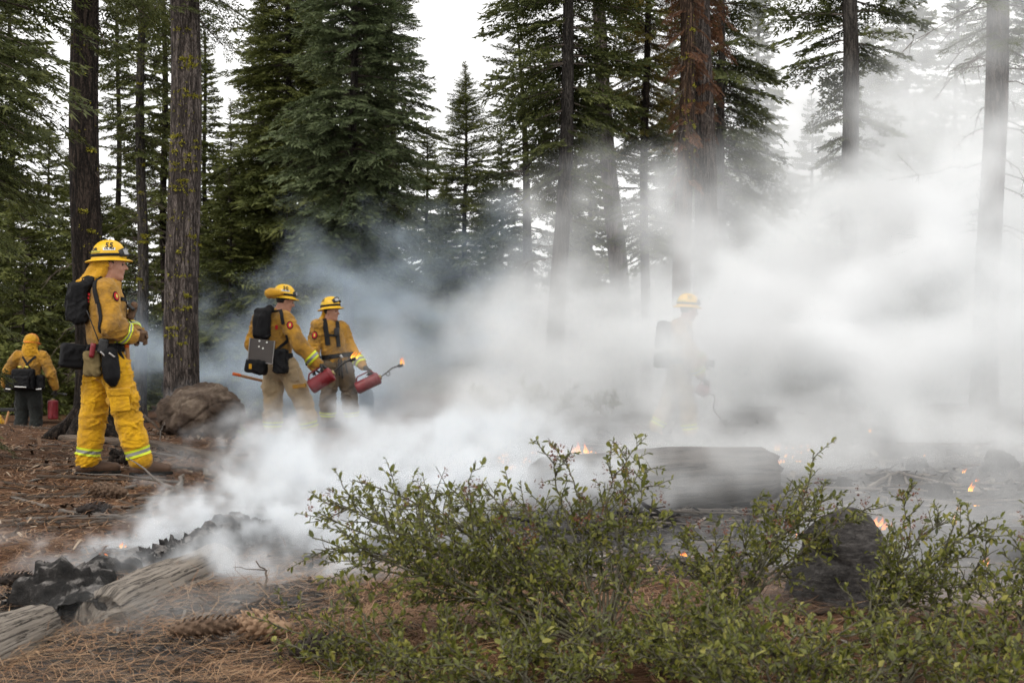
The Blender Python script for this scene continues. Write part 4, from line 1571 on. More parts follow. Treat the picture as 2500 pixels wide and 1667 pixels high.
def make_person(base, J, label, jacket, pants, vox=.010, body_vox=.008, glove=None, boots='boot', fold=.011, seed=1, bands=True, skin_vox=None, pant_r=1.0, arm_r=1.0, belt=True):
    """J: joints in metres from the base, X right in the picture, Y away, Z up"""
    P = {k: np.asarray(v, float) for k, v in J.items()}
    f, fr = unit(np.append(P['fwd'][:2], 0)), unit(np.append(P['fwd'][:2], 0))
    right_ = np.cross(f, (0, 0, 1.0))
    allp = np.array([v for k, v in P.items() if k not in ('fwd', 'look')])
    lo, hi = allp.min(0) - .27, allp.max(0) + .27
    lo[2] = -0.12
    Rh = basis(P['look'])
    # ---- body: one continuous skin
    S = SDF(lo, hi, body_vox)
    pel, che = P['pelvis'], P['chest']
    S.cone(pel, P['waist'], .12, .11, .05, f, .7)
    S.cone(P['waist'], che, .11, .135, .05, f, .7)
    S.cone(P['shR'], P['shL'], .055, .055, .05)
    for s in 'RL':
        S.chain([P['sh' + s], P['el' + s], P['wr' + s]], [.052, .04, .028], .03)
        hd = unit(P['ha' + s] - P['wr' + s])
        S.cone(P['wr' + s], P['wr' + s] + hd * .05, .027, .03, .02)
        S.chain([P['hip' + s], P['kn' + s], P['an' + s]], [.085, .055, .04], .04)
        S.cone(P['an' + s], P['an' + s] * .4 + (P['to' + s]) * .6, .04, .035, .03)
    hc = P['head']
    add_head(S, hc, Rh)
    S.cone(hc + Rh @ A3(-.03, 0, -.1), P['shR'] * .5 + P['shL'] * .5 + A3(0, 0, .01), .058, .07, .04)
    me = S.mesh('person', M['skin'])
    base = np.asarray(base) + A3(0, 0, .018)
    o = link('person', me, None, base)
    tag(o, label, 'person')
    for s in (-1, 1):
        e = MB()
        bmv = bmesh.new()
        bmesh.ops.create_uvsphere(bmv, u_segments=10, v_segments=8, radius=.0105)
        bmv.verts.ensure_lookup_table()
        V = np.array([v.co[:] for v in bmv.verts])
        F = [tuple(v.index for v in q.verts) for q in bmv.faces]
        bmv.free()
        link('eye', mesh_np('eye', hc + Rh @ A3(.079, s * .031, .006) + V, F, M['eye'], True), o)
    # hair below the helmet
    H = SDF(hc - .16, hc + .16, .007)
    H.ell(hc + Rh @ A3(-.022, 0, .03), (.096, .083, .10), .02, Rh)
    H.rbox(hc + Rh @ A3(.10, 0, -.02), (.06, .12, .14), .02, .02, Rh, op='sub')
    H.rbox(hc + Rh @ A3(.02, 0, -.13), (.12, .12, .085), .02, .02, Rh, op='sub')
    link('hair', H.mesh('hair', M['hair'], lambda V: .003 * vnoise(V * 90)), o)
    # ---- trousers
    T = SDF(lo, hi, vox)
    T.cone(pel + A3(0, 0, .10), pel - A3(0, 0, .02), .155, .17, .04, f, .76)
    for s in 'RL':
        hp, kn, an = P['hip' + s], P['kn' + s], P['an' + s]
        q = an + (kn - an) * .12
        T.chain([hp, hp * .45 + kn * .55, kn, kn * .5 + q * .5, q], np.array([.118, .110, .098, .098, .088]) * pant_r, .04)
        T.cone(q, an + (kn - an) * .02 + A3(0, 0, .05), .088 * pant_r, .078 * pant_r, .02)
    tm = T.mesh('trousers', pants, folds(7.5, fold, seed + 3, (1, 1, 1.9)))
    to = link('trousers', tm, o)
    # ---- jacket
    Jk = SDF(lo, hi, vox)
    Jk.cone(pel + A3(0, 0, .06), P['waist'], .178, .166, .04, f, .76)
    Jk.cone(P['waist'] + A3(0, 0, .07), che, .195, .205, .05, f, .80)
    Jk.cone(P['shR'] - (P['shR'] - P['shL']) * .08, P['shL'] + (P['shR'] - P['shL']) * .08, .088, .088, .06)
    for s in 'RL':
        sh, el, wr = P['sh' + s], P['el' + s], P['wr' + s]
        Jk.chain([sh, el, el * .4 + wr * .6, wr], np.array([.098, .088, .080, .066]) * arm_r, .035)
    nk = P['shR'] * .5 + P['shL'] * .5
    Jk.cone(nk + A3(0, 0, .0), nk * .45 + hc * .55 + A3(0, 0, -.045), .098, .078, .03)
    jm = Jk.mesh('jacket', jacket, folds(7.0, fold, seed + 11, (1, 1, 1.3)))
    jo = link('jacket', jm, o)
    cc, cax = nk * .52 + hc * .48 + A3(0, 0, -.045), unit(hc - nk)
    e1 = unit(f - cax * (f @ cax))
    e2 = np.cross(cax, e1)
    Vc, Fc = [], []
    tt = np.linspace(.35, 2 * math.pi - .35, 33)
    for (rr0, zz0) in ((.088, -.02), (.080, .034), (.098, .040), (.112, -.018)):
        for t in tt:
            rr1 = rr0 * (1 + .06 * math.sin(3 * t + seed))
            Vc.append(cc + (e1 * math.cos(t) * .95 + e2 * math.sin(t)) * rr1 + cax * (zz0 + .012 * math.cos(t) + .006 * math.sin(5 * t)))
    for i in range(3):
        for j in range(32):
            Fc.append((i * 33 + j, i * 33 + j + 1, (i + 1) * 33 + j + 1, (i + 1) * 33 + j))
    link('collar', mesh_np('collar', np.array(Vc), Fc, jacket, True), jo)
    if bands:
        for s in 'RL':
            a, b = P['kn' + s], P['an' + s]
            link('reflective_band', band_from(tm, a, b, .62, .80, .006, M['tape'], 'reflective_band', .17), to)
            a, b = P['el' + s], P['wr' + s]
            link('reflective_band', band_from(jm, a, b, .58, .86, .006, M['tape'], 'reflective_band', .12), jo)
    # ---- boots
    for s in 'RL':
        an, te = P['an' + s], P['to' + s]
        d = unit((te - an) * A3(1, 1, 0))
        Bt = SDF(np.minimum(an, te) - .14, np.maximum(an, te) + A3(.14, .14, .26), .009)
        heel = A3(an[0], an[1], te[2]) - d * .045
        te = te + d * .035
        Bt.cone(heel + A3(0, 0, .035), te + A3(0, 0, .026), .050, .046, .03)
        Bt.cone(heel + d * .07 + A3(0, 0, .05), te - d * .05 + A3(0, 0, .035), .042, .036, .03)
        Bt.cone(heel + A3(0, 0, .04) + d * .03, an + (P['kn' + s] - an) * .3, .05, .062, .04)
        bo = link('boot', Bt.mesh('boot', M[boots], lambda V: .004 * fbm(V * 18, 2, 3)), o)
        So = SDF(np.minimum(an, te) - .14, np.maximum(an, te) + .14, .008)
        for q in np.linspace(0, 1, 5):
            cc = heel * (1 - q) + te * q
            So.rbox(cc + A3(0, 0, -.006), (.05, .046 + .004 * math.sin(q * 3), .013), .008, .015, basis(d))
        link('sole', So.mesh('sole', M['sole']), bo)
    # ---- gloves
    for s in 'RL':
        w, h = P['wr' + s], P['ha' + s]
        d = unit(h - w)
        nrm = P.get('pn' + s)
        nrm = A3(0, 0, -1) if nrm is None else nrm
        G = SDF(w - .13, w + d * .08 + .16, .007)
        add_hand(G, w + d * .02, d, nrm, -1 if s == 'R' else 1, J.get('curl' + s, 1.0) if not isinstance(J.get('curl' + s), (list, tuple)) else 1.0, 1.08, .0125)
        G.cone(w - d * .06, w + d * .01, .048, .042, .02)
        link('glove', G.mesh('glove', glove or M['leather'], lambda V: .0025 * fbm(V * 40, 2, 7)), o)
    # ---- belt
    if belt:
        bl = band_from(jm, P['waist'] + A3(0, 0, .1), pel - A3(0, 0, .06), .40, .60, .012, M['strap'], 'belt', .26)
        link('belt', bl, o)
    return o, P, Jk, T, Rh, f, right_


def patch(person, S, pos, w, h, name='shoulder_patch'):
    """oval cloth badge sewn onto the surface"""
    c = S.snap(pos, .005)[0]
    n = S.grad(c)[0]
    u = unit(A3(0, 0, 1) - n * n[2])
    s = np.cross(u, n)
    out = None
    for k, (sc, off, mt, nm) in enumerate(((1.0, .005, M['patch_dark'], name), (.72, .009, M['decal_red'], 'emblem'), (.26, .013, M['reflector'], 'emblem'))):
        V = [c]
        for r_ in (.5, 1.0):
            for t in np.linspace(0, 2 * math.pi, 20, endpoint=False):
                V.append(c + s * math.cos(t) * w / 2 * sc * r_ + u * math.sin(t) * h / 2 * sc * r_ * (1 if k < 2 else 1.6))
        V = S.snap(np.array(V), off)
        F = [(0, 1 + j, 1 + (j + 1) % 20) for j in range(20)] + [(1 + j, 21 + j, 21 + (j + 1) % 20, 1 + (j + 1) % 20) for j in range(20)]
        o = link(nm, mesh_np(nm, V, F, mt, True), out or person)
        out = out or o


def tool_bar(name, a, b, r, mat, parent=None, k=10):
    V, F = tube(np.linspace(a, b, 6), r, k)
    return link(name, mesh_np(name, V, F, mat, True), parent)


# flame material: the fire gives off its own light
_m = NT('fire')
_t = _m.attr('tint')
_m.t.nodes.remove(_m.b)
_e = _m.n('Emission')
_m.l(_m.ramp(_t, [(0.0, (1.0, 0.50, 0.11)), (0.35, (1.0, 0.36, 0.05)), (0.75, (1.0, 0.20, 0.025)), (1.0, (0.85, 0.10, 0.012))]), _e.inputs['Color'])
_m.l(_m.math('ADD', _m.math('MULTIPLY', _m.math('SUBTRACT', 1.0, _t), 2.0), 0.9), _e.inputs['Strength'])
_tr = _m.n('BsdfTransparent')
_mx = _m.n('MixShader')
_nn = _m.noise(_m.coord(), 26, 3, 0.6)
_m.l(_m.ramp(_m.math('ADD', _m.math('MULTIPLY', _t, 0.55), _m.math('MULTIPLY', _nn, 0.7)), [(0.45, (0.95, 0.95, 0.95)), (0.95, (0.1, 0.1, 0.1))]), _mx.inputs[0])
_m.l(_tr.outputs[0], _mx.inputs[1])
_m.l(_e.outputs[0], _mx.inputs[2])
_m.l(_mx.outputs[0], _m.out.inputs['Surface'])
M['fire'] = _m.m


def flame_mesh(name, h, w, n, seed, lean=0.2):
    """a few tapering, twisting tongues rising from one base"""
    r = np.random.default_rng(seed)
    mb = MB()
    for i in range(n):
        x0 = r.uniform(-.5, .5) * w
        y0 = r.uniform(-.3, .3) * w
        hh = h * r.uniform(.45, 1.0)
        s = np.linspace(0, 1, 9)
        ph = r.random() * 6
        path = np.stack([x0 + lean * hh * s ** 1.5 + .12 * hh * np.sin(s * 5 + ph) * s, y0 + .08 * hh * np.sin(s * 4 + ph * 2) * s, hh * s], -1)
        wd = w * r.uniform(.16, .3)
        rad = wd * np.array([.55, .95, 1.0, .88, .7, .52, .34, .18, .02])
        V, F = tube(path, rad, 7, True, .55)
        mb.add(V, F, np.repeat(s, 7))
    me = mesh_np(name, np.concatenate(mb.V), mb.F, M['fire'], True, {'tint': np.concatenate(mb.A)})
    return me


def drip_torch(base_pt, tip_pt, dia, label, spout_pts, flame=(.12, .06, 4, 1, .2), handle_up=None, loop_at=None, mat=None):
    """red fuel can with bail handle, spout with loop, wick and flame"""
    a, b = np.asarray(base_pt, float), np.asarray(tip_pt, float)
    root = empty('drip_torch', a, label, 'drip torch', 'drip torches carried by the firefighters')
    ax = unit(b - a)
    L = np.linalg.norm(b - a)
    t = np.array([0, .02, .05, .10, .88, .93, .96, .985, 1.0]) * L
    rr = np.array([.86, .96, 1, .985, .985, 1.0, .93, .55, .30]) * dia / 2
    V, F = tube(ax[None] * t[:, None], rr, 28)
    link('fuel_can', mesh_np('fuel_can', V, F, mat or M['can_red'], True), root)
    for q in (.10, .88):
        rng_ = [ax * L * q + ax * s for s in (-.006, 0, .006)]
        V, F = tube(np.array(rng_), np.array([.98, 1.03, .98]) * dia / 2, 28)
        link('rim', mesh_np('rim', V, F, mat or M['can_red'], True), root)
    up = unit(handle_up) if handle_up is not None else unit(np.cross(ax, np.cross((0, 0, 1.0), ax)))
    hp = []
    for s in np.linspace(0, 1, 13):
        hgt = dia / 2 + .062 * min(1, math.sin(s * math.pi) * 2.2) - .008
        hp.append(ax * L * (.08 + .80 * s) + up * hgt)
    V, F = tube(np.array(hp), .009, 8)
    link('handle', mesh_np('handle', V, F, mat or M['can_red'], True), root)
    cap = ax * L
    V, F = tube(np.array([cap - ax * .006, cap + ax * .012, cap + ax * .02]), np.array([.034, .034, .024]), 16)
    link('cap', mesh_np('cap', V, F, M['brass'], True), root)
    sp = [cap + ax * .012] + [np.asarray(p, float) - a for p in spout_pts]
    sp = np.array(sp)
    tt = np.linspace(0, len(sp) - 1, 16)
    sp = np.stack([np.interp(tt, np.arange(len(sp)), sp[:, i]) for i in range(3)], -1)
    V, F = tube(sp, .0085, 8)
    link('spout', mesh_np('spout', V, F, M['rubber'], True), root)
    if loop_at is not None:
        c = sp[int(15 * loop_at)]
        an = np.linspace(0, 6.28, 17)
        lp = np.stack([c[0] + .026 * np.cos(an), c[1] + 0 * an + .012, c[2] - .028 + .026 * np.sin(an)], -1)
        V, F = tube(lp, .006, 6, False)
        link('spout_loop', mesh_np('spout_loop', V, F, M['rubber'], True), root)
    e = sp[-1]
    d = unit(sp[-1] - sp[-3])
    V, F = tube(np.array([e - d * .03, e - d * .02, e + d * .035, e + d * .045]), np.array([.012, .021, .023, .014]), 12)
    link('wick', mesh_np('wick', V, F, M['rubber'], True), root)
    fl = link('flame', flame_mesh('flame', *flame), root, e + d * .03)
    return root


HG = 'firefighters'
# ================= firefighter 55, standing at left
d1 = 11.42
b1 = W(262, 1163, d1)
b1[2] = gz(b1[0], b1[1]) + 0.0
p1, P, JK, TR, RH, fw, rt = make_person(b1, dict(
    fwd=(.94, .34), look=(.995, .10, -.03), pelvis=(.0, 0, .93), waist=(-.01, 0, 1.09), chest=(-.02, 0, 1.37), head=(.045, 0, 1.695),
    shR=(.035, -.165, 1.485), shL=(-.07, .17, 1.485), elR=(.105, -.235, 1.20), elL=(.06, .24, 1.2), wrR=(.215, -.13, 1.135), wrL=(.22, .06, 1.14),
    haR=(.30, -.06, 1.12), haL=(.29, -.02, 1.15), pnR=(.1, .9, .1), pnL=(0, -.8, -.5),
    hipR=(.085, -.075, .88), hipL=(-.075, .075, .88), knR=(.185, -.06, .44), knL=(-.145, .09, .44), anR=(.285, -.03, .10), anL=(-.19, .10, .10),
    toR=(.42, .06, .03), toL=(-.02, .16, .03)),
    'person in bright yellow trousers and number 55 helmet standing beside the dark flared trunk', M['jacket_tan'], M['pants_bright'], .0085, .0085, M['leather'], seed=1, fold=.014, pant_r=1.06, arm_r=1.04)
p1['group'] = HG
hb = A3(.012, 0, 1.748)
Rhel = basis((.995, .10, .03))
helmet_parts(p1, hb, Rhel, M['helmet'], '55', 'CAL FIRE', extra=('OR', -.095), text_x=.022)
S = SDF(A3(-.3, -.2, 1.35), A3(.2, .2, 1.85), .008)
S.cone(A3(-.03, 0, 1.70), A3(-.075, 0, 1.60), .098, .088, .03)
S.cone(A3(-.06, 0, 1.64), A3(-.165, -.01, 1.545), .095, .065, .04)
S.cone(A3(-.19, -.085, 1.525), A3(-.19, .07, 1.53), .044, .044, .025)
S.cone(A3(-.16, -.09, 1.545), A3(-.05, -.10, 1.60), .03, .03, .02)
S.cone(A3(.02, -.08, 1.70), A3(-.07, -.085, 1.56), .03, .03, .03)
S.rbox(A3(.125, 0, 1.66), (.085, .2, .13), .02, .02, op='sub')
link('neck_shroud', S.mesh('neck_shroud', M['shroud'], folds(13, .010, 5, (1, 1, 1.6))), p1)
Rp = basis(unit((.94, .34, 0)), unit((.14, 0, 1)))
pk = link('pack', (lambda s: s.mesh('pack', M['black_nylon'], folds(8, .012, 4)))(
    SDF(A3(-.45, -.35, 1.1), A3(.1, .35, 1.7), .0095).rbox(A3(-.205, -.075, 1.39), (.075, .14, .17), .05, .02, Rp).rbox(A3(-.245, -.09, 1.36), (.06, .11, .12), .04, .03, Rp).cone(A3(-.1, -.11, 1.57), A3(-.19, -.06, 1.50), .04, .06, .03)), p1)
strap(p1, JK, [(-.13, -.10, 1.58), (-.02, -.13, 1.60), (.0, -.2, 1.50), (.0, -.28, 1.38)], .042)
strap(p1, JK, [(.0, -.3, 1.38), (.02, -.33, 1.26), (-.02, -.3, 1.12)], .032)
strap(p1, JK, [(-.12, .06, 1.58), (.03, .08, 1.60), (.15, .08, 1.45), (.17, .05, 1.25)], .045)
strap(p1, JK, [(.13, -.12, 1.42), (.17, -.02, 1.42), (.15, .1, 1.42)], .03)
Rb = rotm(0, 0, .35)
soft_box(p1, 'hip_pouch', (-.255, -.06, .965), (.105, .10, .10), rotm(.05, .12, .35), M['black_nylon'], .035, seed=8, amp=.01)
soft_box(p1, 'canvas_pouch', (-.065, -.19, .905), (.068, .045, .105), rotm(0, 0, .2), M['khaki'], .03, seed=9, amp=.008)
bag = soft_box(p1, 'bottle_pouch', (.085, -.205, .905), (.062, .055, .145), rotm(0, -.1, .2), M['black_nylon'], .05, bulge=.05, seed=10, amp=.008)
soft_box(p1, 'radio', (.035, -.235, 1.045), (.038, .028, .06), rotm(0, .2, .1), M['rubber'], .012, seed=11, amp=.003)
tool_bar('antenna', A3(.0, -.235, 1.08), A3(-.095, -.235, 1.325), .0045, M['rubber'], p1, 6)
tool_bar('flare_case', A3(-.035, -.255, 1.065), A3(-.055, -.25, .955), .021, M['can_red'], p1)
tool_bar('buckle_clip', A3(.09, -.27, .99), A3(.13, -.255, .955), .009, M['steel'], p1)
tool_bar('buckle_clip', A3(.02, -.26, 1.0), A3(.055, -.255, .965), .009, M['steel'], p1)
tool_bar('webbing_tail', A3(.10, -.12, 1.06), A3(.185, -.13, .90), .013, M['strap'], p1)
tool_bar('webbing_tail', A3(-.09, -.2, 1.04), A3(-.135, -.2, .93), .014, M['strap'], p1)
soft_box(p1, 'spare_gloves', (.19, .05, 1.33), (.03, .05, .075), rotm(0, .3, .2), M['leather'], .02, seed=12, amp=.014)
tool_bar('flashlight', A3(.17, -.02, 1.37), A3(.225, -.05, 1.335), .016, M['rubber'], p1)
# cargo pockets on the near thigh
V, F = box((0, 0, 0), (.155, .020, .15), .010)
Rk = rotm(0, -.12, .12)
cp = link('cargo_pocket', mesh_np('cargo_pocket', V @ Rk.T + TR.snap(A3(.155, -.22, .60), .004)[0], F, M['pants_bright'], False), p1)
V, F = box((0, 0, 0), (.185, .026, .058), .010)
link('pocket_flap', mesh_np('pocket_flap', V @ rotm(.10, -.06, .12).T + TR.snap(A3(.150, -.22, .685), .010)[0], F, M['pants_bright'], False), cp)
# red lettering on the back of the jacket, mostly under the pack
for i, zz in enumerate((1.455, 1.425, 1.395)):
    V, F = box((0, 0, 0), (.026, .004, .019), .002)
    link('back_lettering', mesh_np('back_lettering', V @ rotm(0, .1, -.7).T + JK.snap(A3(-.118, -.18, zz), .012)[0], F, M['decal_red'], False), p1)
patch(p1, JK, A3(.125, -.23, 1.43), .06, .085)
ht = empty('hand_tool', b1 + A3(.185, -.10, 1.16), 'orange tipped wooden tool handle hanging from the hand of the number 55 firefighter', 'hand tool')
tool_bar('shaft', A3(0, 0, -.10), A3(.0, .26, -1.02), .017, M['handle_wood'], ht)
tool_bar('grip', A3(-.008, 0, .03), A3(0, 0, -.11), .0185, M['handle_orange'], ht)
V, F = box((.02, .27, -1.06), (.05, .03, .12), .01)
link('tool_head', mesh_np('tool_head', V, F, M['steel'], False), ht)

# ================= firefighter 50
d2 = 16.9
b2 = W(705, 1073, d2)
b2[2] = gz(b2[0], b2[1])
p2, P, JK, TR, RH, fw, rt = make_person(b2, dict(
    fwd=(.57, .82), look=(.93, .30, -.24), pelvis=(-.11, 0, .90), waist=(-.14, 0, 1.05), chest=(-.18, 0, 1.33), head=(-.045, .03, 1.655),
    shR=(-.03, -.12, 1.45), shL=(-.345, .10, 1.45), elR=(.165, -.22, 1.13), elL=(-.46, .14, 1.15), wrR=(.365, -.20, .93), wrL=(-.30, .26, 1.0),
    haR=(.45, -.19, .875), haL=(-.2, .3, .98), pnR=(-.4, .0, -.9), pnL=(1, 0, 0),
    hipR=(.0, -.05, .86), hipL=(-.19, .06, .86), knR=(.19, -.03, .44), knL=(-.20, .08, .44), anR=(.255, .0, .10), anL=(-.205, .10, .10),
    toR=(.38, .14, .03), toL=(-.09, .24, .03)),
    'person in number 50 helmet with a drip torch, seen from behind beside the brown boulder', M['jacket_tan'], M['pants_tan'], .012, .0105, M['glove_dark'], boots='boot_black', seed=21, fold=.014, pant_r=1.14, arm_r=1.05)
p2['group'] = HG
Rhel = basis((.95, .29, -.10))
helmet_parts(p2, A3(-.062, .02, 1.712), Rhel, M['helmet'], '50', 'CAL FIRE', text_x=.0)
S = SDF(A3(-.4, -.3, 1.5), A3(.2, .3, 1.95), .009)
arc = [A3(-.062, .02, 1.745) + Rhel @ A3(.172 * math.cos(t) * (.95) - .005, .150 * math.sin(t), .012 * math.cos(t)) for t in np.linspace(1.75, 4.5, 11)]
S.chain(arc, [.02, .034, .044, .05, .054, .055, .054, .05, .044, .034, .02], .02)
link('neck_shroud', S.mesh('neck_shroud', M['shroud'], folds(14, .010, 25, (1, 1, 2))), p2)
Rp = basis(unit((.57, .82, 0)), unit((.12, 0.1, 1)))
link('pack', (lambda s: s.mesh('pack', M['black_nylon'], folds(8, .012, 24)))(
    SDF(A3(-.6, -.5, 1.05), A3(.1, .2, 1.75), .011).rbox(A3(-.285, -.185, 1.385), (.06, .115, .19), .05, .02, Rp).rbox(A3(-.305, -.215, 1.36), (.055, .09, .14), .04, .03, Rp).cone(A3(-.2, -.14, 1.56), A3(-.26, -.17, 1.5), .05, .07, .03)), p2)
strap(p2, JK, [(-.2, -.14, 1.60), (-.09, -.13, 1.59), (-.05, -.24, 1.50), (-.05, -.30, 1.38)], .04)
strap(p2, JK, [(-.03, -.3, 1.24), (-.08, -.3, 1.12), (-.12, -.3, 1.05)], .035)
pl = MB()
V, F = box((0, 0, 0), (.30, .022, .27), .004)
pt = link('tool_plate', mesh_np('tool_plate', V @ rotm(.08, .12, -.10).T + A3(-.275, -.285, 1.065), F, M['plate'], False), p2)
for (x, z, sx, sz) in ((-.148, 0, .010, .275), (.148, 0, .010, .275), (0, -.135, .30, .010)):
    V, F = box((x, 0, z), (sx, .03, sz), .003)
    link('plate_edge', mesh_np('plate_edge', V @ rotm(.08, .12, -.10).T + A3(-.275, -.288, 1.065), F, M['steel'], False), pt)
for (x, z) in ((-.03, .05), (.02, .035), (-.03, .115), (.06, .11)):
    V, F = tube(np.array([(x, -.012, z), (x, -.02, z)]), .011, 10)
    link('rivet', mesh_np('rivet', V @ rotm(.08, .12, -.10).T + A3(-.275, -.285, 1.065), F, M['decal_white'], False), pt)
hpz = soft_box(p2, 'hip_pouch', (-.345, -.235, .885), (.125, .07, .085), rotm(0, .15, -.3), M['black_nylon'], .03, vox=.012, seed=28, amp=.01)
V, F = box((-.40, -.312, .885), (.035, .008, .06), .003)
link('tag', mesh_np('tag', V, F, M['shroud'], False), hpz)
soft_box(p2, 'hip_pouch', (-.055, -.245, .945), (.085, .065, .145), rotm(0, 0, -.2), M['black_nylon'], .03, vox=.012, seed=29, amp=.01)
V, F = box((0, 0, 0), (.10, .03, .14), .012)
link('cargo_pocket', mesh_np('cargo_pocket', V @ rotm(0, -.25, -.2).T + TR.snap(A3(.11, -.22, .78), .004)[0], F, M['pants_tan'], False), p2)
V, F = box((0, 0, 0), (.17, .03, .05), .012)
link('pocket_flap', mesh_np('pocket_flap', V @ rotm(0, -.12, -.2).T + TR.snap(A3(.17, -.22, .66), .010)[0], F, M['jacket_tan'], False), p2)
patch(p2, JK, A3(.055, -.26, 1.37), .08, .105)
V, F = box((0, 0, 0), (.045, .006, .05), .003)
link('back_lettering', mesh_np('back_lettering', V @ rotm(0, 0, -.7).T + JK.snap(A3(-.16, -.30, 1.32), .010)[0], F, M['decal_red'], False), p2)
t2 = empty('hand_tool', b2 + A3(-.646, .0, .81), 'wooden tool handle with orange tip sticking out behind the number 50 firefighter', 'hand tool')
tool_bar('shaft', A3(0, 0, 0), A3(.62, .24, -.16), .017, M['handle_wood'], t2)
tool_bar('grip', A3(-.02, -.006, .006), A3(.07, .026, -.016), .019, M['handle_orange'], t2)
V, F = box((.66, .25, -.17), (.05, .16, .06), .012)
link('tool_head', mesh_np('tool_head', V, F, M['steel'], False), t2)
q2 = lambda x, y, dy=-.22: b2 + A3((x - 486) / 644, dy, (1326.5 - y) / 644)
drip_torch(q2(672, 905), q2(842, 795), .175, 'dark red drip torch held by the number 50 firefighter', [q2(880, 758), q2(935, 712), q2(985, 694)], (.135, .075, 5, 3, .55), (-.5, 0, .85))

# ================= firefighter 55 with torch, facing the smoke
d3 = 19.0
b3 = W(840, 1055, d3)
b3[2] = gz(b3[0], b3[1])
p3, P, JK, TR, RH, fw, rt = make_person(b3, dict(
    fwd=(.82, -.57), look=(.93, -.36, -.04), pelvis=(-.10, 0, .87), waist=(-.14, 0, 1.0), chest=(-.19, 0, 1.24), head=(-.165, -.02, 1.55),
    shR=(-.335, -.13, 1.345), shL=(-.05, .13, 1.34), elR=(-.40, -.17, 1.05), elL=(.085, .10, 1.03), wrR=(-.40, -.12, .83), wrL=(.255, -.04, .825),
    haR=(-.39, -.1, .74), haL=(.34, -.08, .775), pnR=(1, 0, 0), pnL=(-.3, 0, -1),
    hipR=(-.18, -.06, .82), hipL=(.0, .06, .82), knR=(-.20, -.08, .40), knL=(.075, .03, .40), anR=(-.215, -.05, .10), anL=(.10, .07, .10),
    toR=(-.09, -.16, .03), toL=(.23, -.02, .03)),
    'person facing the smoke with raised goggles, lit drip torch held out in front', M['jacket_tan'], M['pants_brown'], .012, .0105, M['glove_dark'], boots='boot_black', seed=41, fold=.013, pant_r=1.05)
p3['group'] = HG
Rhel = basis((.93, -.36, .10))
helmet_parts(p3, A3(-.178, -.015, 1.605), Rhel, M['helmet'], '35', None, tilt_goggles=.045, text_x=-.06)
S = SDF(A3(-.5, -.3, 1.2), A3(.1, .3, 1.75), .009)
S.cone(A3(-.22, 0.02, 1.58), A3(-.29, .05, 1.44), .085, .07, .03, (.93, -.36, 0), .55)
S.cone(A3(-.30, -.07, 1.45), A3(-.27, .12, 1.45), .036, .036, .03)
S.rbox(A3(-.06, -.07, 1.5), (.12, .14, .14), .02, .02, Rhel, op='sub')
link('neck_shroud', S.mesh('neck_shroud', M['shroud'], folds(13, .010, 45, (1, 1, 1.6))), p3)
strap(p3, JK, [(-.27, .0, 1.46), (-.25, -.12, 1.44), (-.20, -.24, 1.30), (-.19, -.24, 1.10)], .065)
strap(p3, JK, [(-.12, .05, 1.46), (-.06, -.06, 1.42), (-.04, -.16, 1.28), (-.04, -.16, 1.08)], .06)
strap(p3, JK, [(-.20, -.25, 1.24), (-.11, -.22, 1.235), (-.03, -.16, 1.24)], .03)
soft_box(p3, 'radio', (-.075, -.175, 1.28), (.035, .025, .055), rotm(0, 0, -.5), M['rubber'], .012, seed=47, amp=.003)
soft_box(p3, 'hip_pouch', (-.43, .03, .92), (.08, .07, .10), rotm(0, 0, -.5), M['black_nylon'], .03, vox=.012, seed=48, amp=.01)
for (x0, z0, x1, z1) in ((-.02, .92, .0, .66), (.03, .90, .07, .73), (-.05, .92, -.04, .70)):
    tool_bar('webbing_tail', A3(x0, -.17, z0), A3(x1, -.19, z1), .011, M['strap'], p3)
tool_bar('buckle_clip', A3(-.03, -.175, .97), A3(.0, -.175, .93), .02, M['steel'], p3)
patch(p3, JK, A3(-.36, -.30, 1.24), .085, .11)
q3 = lambda x, y, dy=-.10: b3 + A3((x - 909) / 573, dy, (1270 - y) / 573)
drip_torch(q3(1010, 958), q3(1190, 872), .165, 'dull red drip torch with looped spout held out by the firefighter with raised goggles', [q3(1240, 836), q3(1285, 800), q3(1340, 782)], (.16, .06, 5, 8, .05), (-.4, 0, .9), loop_at=.4)

# ================= firefighter veiled by the smoke
d4 = 17.5
b4 = W(1680, 1069.5, d4)
b4[2] = gz(b4[0], b4[1])
p4, P, JK, TR, RH, fw, rt = make_person(b4, dict(
    fwd=(.93, .2), look=(.98, .1, -.18), pelvis=(-.12, 0, .93), waist=(-.13, 0, 1.06), chest=(-.11, 0, 1.33), head=(.015, 0, 1.625),
    shR=(-.13, -.17, 1.42), shL=(-.08, .17, 1.42), elR=(.0, -.25, 1.06), elL=(.08, .2, 1.1), wrR=(.13, -.2, .84), wrL=(.2, .12, 1.0),
    haR=(.19, -.17, .76), haL=(.28, .08, .98), pnR=(-.7, 0, -.6), pnL=(0, -1, 0),
    hipR=(-.10, -.08, .88), hipL=(-.13, .08, .88), knR=(-.02, -.09, .46), knL=(-.24, .09, .48), anR=(.02, -.08, .10), anL=(-.40, .1, .16),
    toR=(.17, -.06, .03), toL=(-.25, .12, .03)),
    'person standing alone inside the white smoke, lowering a drip torch to the ground', M['jacket_tan'], M['pants_tan'], .014, .013, M['glove_dark'], boots='boot_black', seed=61, fold=.013)
p4['group'] = HG
helmet_parts(p4, A3(-.005, 0, 1.69), basis((.98, .1, -.06)), M['helmet'], '55', None)
